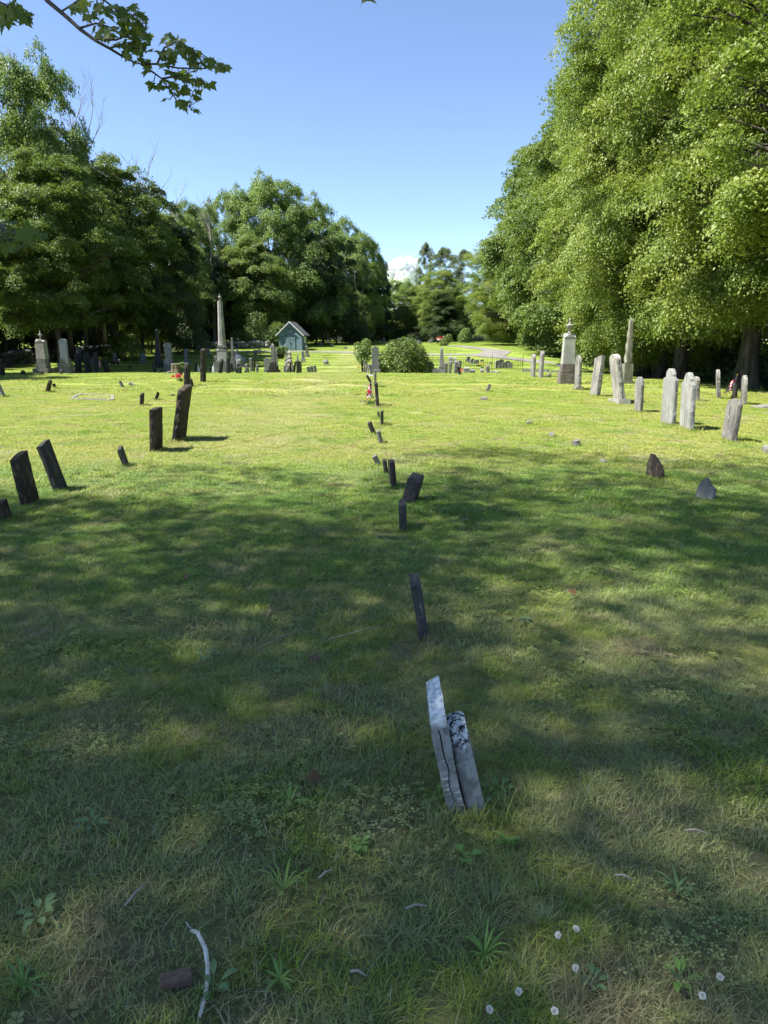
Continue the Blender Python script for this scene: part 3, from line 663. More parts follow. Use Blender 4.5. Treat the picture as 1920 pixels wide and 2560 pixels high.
# nearest stone of the centre row: split slab and its white-topped neighbour
def near_stone():
    p = hit(1128, 1992); Y = p.y
    def place(bm, ub, vb, ut, vt, name, mat, label, tilt=0, dy=0, yaw=90):
        b = hit(ub, vb); q = at(ut, vt, b.y + dy); d = q - b; L = d.length
        z = d.normalized(); x = Vector((0, 1, 0)); x = (x - z * x.dot(z)).normalized(); y = z.cross(x)
        M = Matrix((x, y, z)).transposed().to_4x4(); M.translation = b
        o = bm_obj(name, bm(L), mat); o.matrix_world = M; return tag(o, label, 'gravestone', GC)
    n = NT('mottled_marble'); ov = n.objvec((1, 1, 1), False); sx = n.n('SeparateXYZ'); n.l(ov, sx.inputs[0])
    base = n.mix(n.ramp(n.noise(ov, 14, 6, .65), .38, .62), (.15, .15, .135), (.30, .295, .27))
    topw = n.mix(n.ramp(n.noise(ov, 18, 5, .6), .3, .7), (.56, .58, .58), (.84, .84, .80))
    ht = n.math('ADD', sx.outputs[2], n.math('MULTIPLY', n.math('SUBTRACT', n.noise(ov, 26, 4, .6), .5), .12))
    col = n.mix(n.ramp(ht, .20, .25), base, topw)
    spots = n.math('MULTIPLY', n.ramp(n.noise(ov, 46, 6, .7), .47, .56), n.ramp(ht, .18, .24))
    col = n.mix(spots, col, (.015, .014, .018)); col = n.mix(n.ramp(n.noise(ov, 130, 3, .7), .55, .7, 0, .5), col, (.08, .08, .08))
    M1 = n.finish(col, .8, .3, n.noise(ov, 60, 6, .7), .6, .004)
    n = NT('split_marble'); ov = n.objvec((1, 1, 1), False); sx = n.n('SeparateXYZ'); n.l(ov, sx.inputs[0])
    base = n.mix(n.ramp(n.noise(ov, 12, 6, .65), .38, .62), (.16, .162, .155), (.28, .285, .275))
    ht = n.math('ADD', sx.outputs[2], n.math('MULTIPLY', n.math('SUBTRACT', n.noise(ov, 30, 4, .6), .5), .06))
    col = n.mix(n.ramp(ht, .335, .365), base, n.mix(n.ramp(n.noise(ov, 40, 4), .4, .6), (.50, .52, .53), (.78, .79, .79)))
    spots = n.math('MULTIPLY', n.ramp(n.noise(ov, 95, 5, .7), .57, .63), n.ramp(ht, .34, .38))
    col = n.mix(n.math('MULTIPLY', spots, .85), col, (.03, .03, .04))
    M2 = n.finish(col, .8, .3, n.noise(ov, 60, 6, .7), .6, .004)
    def split(L):
        g = random.Random(4); bm = bmesh.new()
        # two leaves of one delaminating slab with a wandering crack between them
        for side in (0, 1):
            rows = []
            for k in range(61):
                z = -.1 + (L - .035 + .1) * k / 60; cr = .002 * math.sin(z * 22) + .0022 * math.sin(z * 55 + 1) + .0035 * mnoise.noise(Vector((z * 60, 1, 2))); gap = .0012 + .0016 * max(0, z / L)
                if side == 0: y0, y1 = -.028 + (.014 if z > L * .72 else 0), cr - gap
                else: y0, y1 = cr + gap, .027
                if side == 0:
                    if z > L * .80: break
                else:
                    if z > L * .79: y0 = -.030 + .002 * math.sin(z * 60)
                e = g.gauss(0, .0015); wz = .13 if side else .128
                f = max(0., (z - .72 * L) / (.28 * L)) if side else 0.
                dz = (.0, .0, -.030 * f, -.03 * f)
                rows.append([bm.verts.new(c) for c in ((-wz + e, y0, z + dz[3] * .6), (wz + e, y0, z + dz[1]), (wz, y1 - .010 * f, z + dz[2]), (-wz, y1 - .010 * f, z + dz[2]))])
            for a, b in zip(rows, rows[1:]):
                for q in range(4): bm.faces.new((a[q], a[(q + 1) % 4], b[(q + 1) % 4], b[q]))
            bm.faces.new(rows[0]); bm.faces.new(rows[-1])
        bmesh.ops.bevel(bm, geom=[e for e in bm.edges if e.is_manifold and e.calc_face_angle(0) > 1.0], offset=.003, segments=2, affect='EDGES')
        bmesh.ops.subdivide_edges(bm, edges=[e for e in bm.edges if e.calc_length() > .05], cuts=6, use_grid_fill=True)
        for v in bm.verts:
            q = v.co * 14; v.co += Vector((mnoise.noise(q), mnoise.noise(q + Vector((7, 3, 1))) * .45, mnoise.noise(q + Vector((1, 9, 4))) * .6)) * .008
        return bm
    place(split, 1134, 1990, 1076, 1712, 'gravestone', M2, 'nearest grey gravestone, split along its edge with a long crack and a pale chipped top')
    place(lambda L: slab_bm('round', .30, .062, L, .0022, .008, 5), 1180, 1976, 1138, 1792, 'gravestone', M1, 'short leaning gravestone with a white top and black lichen, touching the split one', dy=.02)
near_stone()
tufts(hit(1140, 1985), .26, .08, R(90)); tufts(hit(1180, 1974), .3, .08, R(90))
DK = DARKST
stone('flat', 1059, 1585, 1036, 1447, 25, 'dark grey stone with a pale foot, second in the centre row', stone_mat('charcoal_stone', (.085, .083, .08), (.055, .055, .055), (.03, .03, .03), .5, (.34, .33, .30), .25, flake=.4), t=.055, group=GC, w_=.20)
stone('flat', 1008, 1322, 1006, 1255, 13, 'narrow black upright stone in front of the wide tilted one', SLATE, t=.06, group=GC, w_=.25)
stone('slant', 1023, 1254, 1042, 1188, 24, 'wide dark stone tilting strongly to the right in the centre row', SLATE, t=.13, group=GC, w_=.24, yaw=-12)
stone('flat', 983, 1215, 978, 1151, 11, 'taller of the two black posts at the edge of the shade', DK, t=.065, group=GC, w_=.25)
stone('flat', 965, 1182, 961, 1149, 8, 'shorter black post left of the taller one at the shade edge', DK, t=.05, group=GC, w_=.2)
stone('flat', 946, 1162, 935, 1139, 9, 'stubby leaning stone left of the two black posts', GREYST, t=.06, group=GC, w_=.2)
stone('flat', 953, 1108, 945, 1077, 7, 'small stone with a white chipped top in the sunlit centre row', GREYST, t=.055, group=GC, w_=.22)
stone('flat', 936, 1087, 923, 1055, 8, 'dark stone leaning left beside the white chipped one', DK, t=.06, group=GC, w_=.22)
stone('flat', 955, 1064, 955, 1027, 6, 'upright dark post just in front of the flag and flowers', DK, t=.055, group=GC, w_=.3)
stone('flat', 948, 1046, 945, 1029, 5, 'smallest dark stub beside the upright post by the flowers', DK, t=.045, group=GC, w_=.2)
stone('flat', 944, 1016, 940, 957, 9, 'thin dark stone leaning left right beside the bouquet', DK, t=.075, group=GC, w_=.4)
stone('flat', 938, 968, 938, 925, 6, 'thin pale stone standing behind the dark leaning one by the bouquet', GREYST, t=.085, group=GC, w_=.4)
stone('flat', 928, 958, 917, 938, 5, 'dark stub leaning left beside the white plaque', DK, t=.07, group=GC, w_=.3)
stone('flat', 929, 934, 924, 911, 4, 'thin grey stone leaning left before the grey gabled headstone', GREYST, Y=37, t=.09, group=GC, w_=.4)
# left lawn
stone('slant', 77, 1262, 44, 1131, 43, 'front dark slab leaning left, thickest of the left row', BROWNST, t=.075, group=GL, w_=.28)
stone('slant', 153, 1226, 105, 1102, 34, 'dark slab leaning left, just behind the front left one', DK, t=.06, group=GL, w_=.26)
stone('slant', 6, 1302, -8, 1255, 14, 'dark stone cut off by the left border of the photo', BROWNST, t=.06, group=GL, w_=.25)
stone('slant', 315, 1164, 298, 1116, 13, 'short rough stone with a pale chipped top leaning left', stone_mat('dark_pale_top', (.07, .068, .06), (.04, .04, .038), (.02, .02, .02), .6, (.34, .33, .30), .3, flake=.5), t=.05, group=GL, w_=.14)
stone('flat', 391, 1127, 390, 1020, 25, 'upright brown black slab with a flat top on the left lawn', BROWNST, t=.08, group=GL, w_=.50)
stone('slant', 447, 1101, 464, 963, 28, 'tallest dark slab leaning right with a ragged pale top', BROWNST, t=.10, group=GL, w_=.52, rough=.006)
stone('slant', 354, 1015, 356, 982, 12, 'low dark stone left of the brown black slab, nearly upright', DK, t=.06, group=GL, w_=.16)
stone('slant_b', 389, 1001, 397, 979, 8, 'small dark stone leaning right beside the tallest dark slab', DK, t=.05, group=GL)
stone('rock', 432, 992, 431, 985, 12, 'tiny dark broken stub in the grass left of the tallest slab', DK, t=.10, group=GL)
stone('broken', 119, 981, 126, 950, 13, 'brown stone with a chipped top leaning right in front of the left monuments', BROWNST, t=.08, group=GL)
stone('flat', 138, 972, 134, 959, 7, 'little dark footstone behind the chipped brown stone', DK, t=.06, group=GL)
stone('flat', 309, 971, 299, 953, 8, 'narrow stone leaning left beside a pale fallen one', GREYST, t=.06, group=GL)
stone('flat', 336, 965, 324, 958, 9, 'pale small stone fallen almost flat in the grass', MARBLE, t=.10, group=GL)
stone('flat', 8, 993, -8, 955, 14, 'white stone with a dark foot leaning left at the left border', MARBLE2, t=.10, group=GL)
stone('flat', 6, 941, 4, 906, 15, 'dark slab at the left border in front of the wood', DK, t=.10, group=GL)
stone('rock', 57, 938, 58, 926, 13, 'brown broken stub on the crest at far left', BROWNST, Y=36, t=.16, group=GL)
stone('rock', 103, 934, 103, 926, 11, 'brown stub in front of the base of the left urn monument', BROWNST, Y=36, t=.16, group=GL)
stone('rock', 153, 930, 153, 923, 9, 'small dark stub in front of the pale tablet monument', DK, Y=37, t=.14, group=GL)
stone('slant_b', 269, 934, 260, 893, 16, 'brown slab leaning left on the crest beside the round-topped row', BROWNST, t=.12, group=GL)
stone('slant', 508, 956, 508, 871, 13, 'tall narrow upright slab with a slanting top left of the big obelisk', BROWNST, t=.13, group=GL, w_=.45)
stone('round', 468, 965, 468, 906, 15, 'round-topped dark slab standing behind the tallest leaning slab', DK, t=.13, group=GL, w_=.5)
stone('slant_b', 481, 969, 477, 947, 9, 'dark stone leaning beside the round-topped dark slab', DK, t=.09, group=GL)
# dark row beside the left monuments
stone('flat', 196, 930, 193, 883, 15, 'flat-topped dark slab, first of the row in the shade of the left wood', SLATE, Y=42, t=.12, group=GL)
stone('round', 222, 930, 214, 881, 16, 'round-topped blue dark slab leaning left, second of the shaded row', SLATE, Y=42, t=.12, group=GL)
stone('round', 242, 930, 238, 881, 12, 'round-topped slab, third of the shaded row next to the brown one', SLATE, Y=42, t=.12, group=GL)
stone('flat', 197, 905, 196, 868, 14, 'blue grey slab behind the first of the shaded row', BLUEST, Y=50, t=.12, group=GF)
stone('round', 229, 915, 229, 896, 12, 'pale low stone seen between the round-topped slabs', BLUEST, Y=48, t=.2, group=GF, yaw=0, w_=.5)
stone('round', 288, 905, 288, 882, 17, 'rounded mossy stone at the edge of the left wood', GREYST, Y=52, t=.2, group=GF, yaw=10, w_=.62)
for u_, q in ((279, 'left'), (287, 'middle'), (295, 'right')):
    stone('flat', u_, 919, u_, 904, 6, f'{q} one of three black stubs below the rounded mossy stone', DK, Y=49, t=.12, group=GF)
stone('round', 298, 913, 297, 898, 7, 'little white stone beside the three black stubs', MARBLE2, Y=50, t=.12, group=GF)
stone('flat', 324, 922, 324, 914, 6, 'tiny dark stub alone in the shaded grass', DK, Y=46, t=.12, group=GF)
stone('segment', 358, 908, 357, 883, 13, 'grey stone with a curved top at the foot of the shrubs', BLUEST, Y=51, t=.16, group=GF, sock=(1.3, .12))
stone('slant_b', 352, 908, 351, 897, 7, 'small pale broken stone leaning on the curved grey one', MARBLE, Y=50.4, t=.12, group=GF)
stone('flat', 386, 931, 386, 909, 4, 'thin black post before the black obelisk', DK, Y=43, t=.09, group=GF)
stone('rock', 400, 931, 400, 922, 10, 'rounded black stone low in the grass by the black obelisk', DK, Y=43, t=.25, group=GF)
stone('segment', 466, 904, 465, 872, 12, 'blue grey tablet on a block between the black obelisk and the big one', BLUEST, Y=50, t=.18, group=GF, sock=(1.35, .22))
stone('slant', 487, 928, 491, 907, 6, 'black stone leaning right with a small white flag', DK, Y=43, t=.12, group=GF)
stone('rock', 524, 921, 524, 917, 5, 'tiny black stub left of the big obelisk', DK, Y=44, t=.12, group=GF)
stone('segment', 521, 891, 520, 870, 9, 'pale weathered stone with a wide foot at the wall behind the big obelisk', MARBLE, Y=60, t=.2, group=GF, sock=(1.8, .16))
# around the big obelisk
stone('flat', 538, 922, 538, 891, 7, 'slim grey stone with a pale top left of the big obelisk', GREYST, Y=43, t=.14, group=GF)
stone('round', 550, 931, 555, 897, 8, 'dark round-topped slab leaning right before the big obelisk', DK, Y=39.5, t=.13, group=GF, w_=.45)
stone('flat', 570, 931, 570, 895, 7, 'dark upright slab before the middle of the big obelisk base', DK, Y=39.5, t=.13, group=GF, w_=.4)
stone('round', 578, 930, 577, 905, 8, 'dark slab at the right corner of the big obelisk base', DK, Y=41, t=.13, group=GF)
stone('round', 600, 930, 599, 897, 9, 'grey round-topped slab right of the big obelisk', GREYST, Y=40, t=.15, group=GF)
stone('slant', 592, 931, 597, 908, 7, 'black slab leaning right against the grey round-topped one', DK, Y=39.5, t=.13, group=GF)
stone('round', 599, 932, 599, 916, 8, 'low black stone in front of the grey round-topped slab', DK, Y=38.5, t=.15, group=GF)
stone('flat', 609, 926, 618, 919, 5, 'pale stone lying tilted near the slim leaning ones', GREYST, Y=42, t=.12, group=GF)
stone('round', 620, 918, 615, 910, 7, 'small grey stone leaning far left', GREYST, Y=43, t=.16, group=GF)
stone('round', 629, 917, 626, 895, 6, 'slim grey stone leaning left in the sunlit gap', GREYST, Y=44, t=.16, group=GF)
stone('flat', 635, 916, 635, 893, 3, 'very thin dark post beside the slim grey stone', DK, Y=44, t=.08, group=GF)
stone('round', 643, 931, 643, 911, 5, 'slim grey round-topped stone alone between the obelisks', GREYST, Y=40, t=.12, group=GF)
stone('rock', 639, 886, 637, 875, 8, 'pale stone leaning left near the far stone wall', MARBLE, Y=61, t=.3, group=GF)
# centre left group
stone('slant', 726, 928, 726, 905, 4, 'thin brown slab before the rough tapered stone', BROWNST, Y=40, t=.10, group=GF)
stone('slant_b', 734, 917, 739, 903, 4, 'thin dark slab leaning right of the rough tapered stone', BROWNST, Y=42, t=.10, group=GF)
stone('round', 745, 931, 745, 901, 8, 'dark double slab with rounded top, taller one of the close pair', DK, Y=39, t=.17, group=GF)
stone('flat', 752, 930, 751, 904, 5, 'dark thin slab right behind the rounded double one', BROWNST, Y=40, t=.10, group=GF)
for k, (u_, v_) in enumerate(((775, 917), (783, 915), (791, 914))):
    stone('flat', u_ - 1, 931 - k * 2, u_ - 5, v_, 7, ('first', 'second', 'third')[k] + ' from the left of three short grey slabs leaning left together', GREYST, Y=40 + k * .7, t=.13, group=GF, w_=.4)
stone('round', 816, 911, 814, 899, 9, 'small grey stone with a dark side alone in the sunny grass', GREYST, Y=49, t=.3, group=GF)
stone('flat', 911, 927, 912, 902, 4, 'thin grey post, left one beside the small leafy shrub', GREYST, Y=42, t=.09, group=GF)
stone('flat', 915, 926, 918, 909, 4, 'short pale slat leaning right beside the small leafy shrub', MARBLE, Y=42, t=.09, group=GF)
stone('flat', 919, 926, 923, 910, 4, 'second pale slat leaning right beside the gabled headstone', MARBLE, Y=41, t=.09, group=GF)
# right lawn
stone('flat', 1217, 979, 1225, 961, 8, 'small grey stone leaning right in the dry grass', GREYST, t=.10, group=GR)
stone('rock', 1210, 1001, 1209, 992, 11, 'low grey stub poking out of the grass below the small leaning stone', GREYST, t=.2, group=GR)
stone('flat', 1323, 1063, 1322, 1053, 12, 'first tiny pale block of the three in the right lawn', GREYST, t=.10, group=GR)
stone('broken', 1380, 1094, 1377, 1080, 11, 'middle tiny pale block of the three, chipped', GREYST, t=.08, group=GR)
stone('flat', 1442, 1116, 1440, 1100, 14, 'nearest tiny pale block of the three, with a dark foot', GREYST, t=.09, group=GR)
stone('rock', 1506, 1160, 1500, 1152, 20, 'grey stone lying almost flat at the edge of the shade', GREYST, t=.10, group=GR, w_=.2)
stone('point', 1635, 1197, 1645, 1139, 40, 'brown pointed fieldstone marker in the shade on the right', BROWNST, t=.07, group=GR, w_=.25, rough=.008, yaw=25)
stone('point', 1763, 1250, 1779, 1201, 34, 'grey leaning fieldstone marker nearest the right foreground', stone_mat('field_stone', (.20, .20, .19), (.13, .13, .125), (.04, .04, .04), .5, (.35, .35, .33), .4), t=.07, group=GR, w_=.20, rough=.009, yaw=30)
stone('rock', 1918, 1134, 1919, 1112, 14, 'grey stone at the right border at the edge of the shade', GREYST, t=.12, group=GR)
stone('segment', 1332, 937, 1334, 885, 19, 'weathered tall tablet, left one of the far pair', MARBLE, Y=34, t=.12, group=GR, w_=.62)
stone('clipped', 1352, 938, 1356, 877, 17, 'weathered tall tablet with clipped corners, right one of the far pair', MARBLE, Y=33.3, t=.12, group=GR, w_=.62)
stone('rock', 1349, 940, 1349, 930, 10, 'small white stone at the foot of the far pair of tablets', MARBLE2, t=.12, group=GR)
stone('rock', 1370, 943, 1376, 932, 12, 'pale broken stone leaning beside the far pair of tablets', TWIST, t=.15, group=GR)
stone('round', 1444, 974, 1447, 888, 22, 'narrow round-topped tablet on a white block beside the urn monument', MARBLE, t=.10, group=GR, w_=.50, sock=(1.25, .10))
stone('slant_b', 1487, 990, 1501, 888, 25, 'square-topped tablet leaning right between the urn monument and spiral obelisk', MARBLE, t=.12, group=GR, w_=.60)
stone('segment', 1548, 1008, 1535, 885, 34, 'large dark streaked tablet leaning left on a stone block', stone_mat('streaked_marble', (.42, .40, .36), (.30, .285, .26), (.07, .065, .06), .9, (.5, .5, .45), .3), t=.13, group=GR, w_=.62, sock=(1.45, .12))
stone('round', 1596, 1031, 1600, 942, 22, 'narrow round-topped tablet left of the two shouldered stones', MARBLE, t=.08, group=GR, w_=.38)
stone('shoulder', 1670, 1061, 1679, 921, 36, 'tall pale shouldered stone, left one of the pair', MARBLE2, t=.085, group=GR, w_=.58)
stone('shoulder', 1716, 1074, 1724, 931, 38, 'tall pale shouldered stone, right one of the pair', MARBLE2, t=.085, group=GR, w_=.58)
stone('segment', 1738, 1000, 1740, 941, 13, 'stone mostly hidden behind the right shouldered one', MARBLE, Y=20.5, t=.09, group=GR, w_=.4)
stone('round', 1796, 997, 1795, 924, 25, 'round-topped stone standing alone left of the flag', MARBLE, t=.09, group=GR, w_=.45, yaw=-20)
stone('round', 1859, 1012, 1862, 938, 31, 'round-topped stone right of the flag before the thick trunk', MARBLE, t=.09, group=GR, w_=.5, yaw=-18)
stone('flat', 1836, 998, 1838, 962, 12, 'dark stone half hidden behind the small flag', DK, Y=21.5, t=.09, group=GR)
stone('segment', 1821, 1103, 1840, 997, 40, 'dark round-shouldered stone leaning right in front of the flag', stone_mat('grimy_marble', (.20, .19, .175), (.12, .115, .11), (.035, .035, .035), .8, (.45, .45, .42), .4), t=.085, group=GR, w_=.46)
stone('rock', 1905, 1021, 1905, 1012, 45, 'low pale stone lying at the right border', MARBLE, t=.5, group=GR, w_=.4)
# middle right cluster by the iron fence
stone('segment', 1114, 930, 1115, 904, 9, 'first upright tablet right of the slim marble obelisk', GREYST, Y=42, t=.18, group=GF, w_=.4)
stone('segment', 1124, 930, 1127, 902, 11, 'second tablet, leaning right, beside the slim marble obelisk', GREYST, Y=41.5, t=.18, group=GF, w_=.4)
stone('clipped', 1138, 928, 1141, 901, 13, 'third broader tablet in the cluster by the iron fence', MARBLE, Y=42.5, t=.2, group=GF, w_=.4)
stone('flat', 1147, 925, 1151, 902, 8, 'fourth tablet leaning right, last of the cluster by the fence', GREYST, Y=43.5, t=.18, group=GF, w_=.35)
stone('slant_b', 1151, 935, 1144, 917, 5, 'dark short post leaning left before the tablet cluster', DK, Y=37, t=.12, group=GF)
stone('round', 1126, 905, 1126, 890, 7, 'pale tall stone peeping over the tablet cluster, left of two', MARBLE2, Y=50, t=.2, group=GF, w_=.4)
stone('round', 1137, 905, 1137, 893, 6, 'pale small stone peeping over the tablet cluster, right of two', MARBLE2, Y=50, t=.2, group=GF, w_=.4)
stone('gable', 1181, 932, 1181, 923, 9, 'low white block beside the white gabled tomb', MARBLE, Y=42.5, t=.3, group=GF, w_=.3)
stone('round', 1205, 931, 1205, 921, 8, 'low rounded stone before the iron fence', MARBLE, Y=43, t=.2, group=GF, w_=.35)
stone('clipped', 1219, 931, 1219, 913, 8, 'squarish pale post at the corner of the iron fence', MARBLE, Y=43.5, t=.2, group=GF, w_=.35)
stone('flat', 1234, 932, 1234, 927, 10, 'low white block right of the fence corner, left of two', MARBLE2, Y=43, t=.3, group=GF, w_=.4)
stone('flat', 1245, 933, 1245, 928, 8, 'low white block right of the fence corner, right of two', MARBLE2, Y=42.6, t=.3, group=GF, w_=.4)
far = [(1167, 905, 897, 5, 'leftmost small stone of the far right cluster'), (1171, 903, 892, 5, 'pointed white stone in the far right cluster'), (1175, 908, 900, 5, 'low white stone below the pointed one in the far cluster'),
       (1180, 910, 896, 5, 'tall white stone in the middle of the far right cluster'), (1187, 911, 901, 6, 'grey stone right of the tall white one in the far cluster'),
       (1193, 910, 899, 5, 'white stone at the lane side of the far right cluster'), (1194, 916, 910, 5, 'left one of two low white stones below the far cluster'), (1198, 916, 910, 5, 'right one of two low white stones below the far cluster'),
       (1205, 906, 899, 4, 'single pointed white stone by the lane'), (1226, 910, 905, 8, 'pale flat stone in the grass by the lane')]
for u_, b_, t_, d_, lb in far:
    stone(rng.choice(['round', 'segment', 'flat']), u_, b_, u_ + rng.uniform(-.6, .6), t_, d_, lb, rng.choice([MARBLE, MARBLE2]), t=.11, w_=.26, group=GF, yaw=rng.uniform(-85, -65))
fr = [(1244, 915, 901, 8, 'pale squarish stone, left of the group under the maples', MARBLE), (1253, 912, 898, 6, 'grey stone behind the squarish one under the maples', GREYST), (1252, 920, 911, 7, 'small rounded stone in front of the group under the maples', MARBLE),
      (1260, 922, 906, 4, 'pale pointed stone beside the dark one under the maples', MARBLE), (1269, 924, 902, 9, 'dark grey headstone, largest of the group under the maples', GREYST), (1275, 923, 906, 3, 'thin white marker right of the dark grey headstone', MARBLE2)]
for u_, b_, t_, d_, lb, m_ in fr: stone('segment', u_, b_, u_, t_, d_, lb, m_, t=.13, w_=.34, group=GF, yaw=rng.uniform(-85, -70), Y=47)
hl = [(800, 863, 854, 5, 'white pair of small stones right of the shed', MARBLE2), (804, 864, 856, 4, 'smaller white stone touching the one right of the shed', MARBLE2), (790, 862, 856, 6, 'dark stone close to the shed corner', DK),
      (820, 858, 849, 4, 'small white upright in the shade right of the shed', BLUEST), (830, 865, 859, 6, 'grey stone low in the shade beyond the lawn', GREYST), (864, 873, 867, 8, 'grey block in the shade beyond the lawn path', BLUEST),
      (843, 846, 838, 4, 'far grey stone under the dark trees, left of two', GREYST), (849, 847, 839, 5, 'far grey stone under the dark trees, right of two', GREYST),
      (875, 860, 847, 6, 'dark headstone with a pale top in the shade', SLATE), (960, 857, 844, 5, 'white headstone on the skyline left of the big bush', BLUEST), (951, 855, 851, 4, 'little white stone on the skyline near the white headstone', MARBLE2),
      (1000, 852, 845, 3, 'tiny stone peeping over the big bush, left of two', MARBLE2), (1004, 852, 845, 3, 'tiny stone peeping over the big bush, right of two', MARBLE),
      (1039, 855, 845, 4, 'slim white stone on the hill above the big bush', MARBLE2), (1046, 860, 850, 7, 'white rounded stone with flowers on the hill above the big bush', MARBLE2), (1051, 862, 853, 5, 'small white stone at the right of the hill group', MARBLE),
      (1073, 856, 850, 3, 'small pale stone on the far skyline, first right of the bush', MARBLE2), (1079, 855, 847, 4, 'pale pink stone on the far skyline', MARBLE), (1095, 859, 851, 3, 'brown stone on the far skyline under the dark pine', BROWNST)]
for u_, b_, t_, d_, lb, m_ in hl:
    stone(rng.choice(['round', 'segment', 'flat']), u_, b_, u_, t_, d_, lb, m_, t=.2, w_=max(.3, d_ / FPX * 85), group=GF, yaw=-90, Y=(None if b_ > 858 else 96))
for u_, b_, t_, lb in ((1073, 927, 903, 'pale tall stone at the right flank of the big bush, left of two'), (1078, 927, 907, 'pale stone at the right flank of the big bush, right of two')):
    stone('round', u_, b_, u_, t_, 6, lb, MARBLE2, t=.2, w_=.3, Y=42, group=GF, yaw=-60)
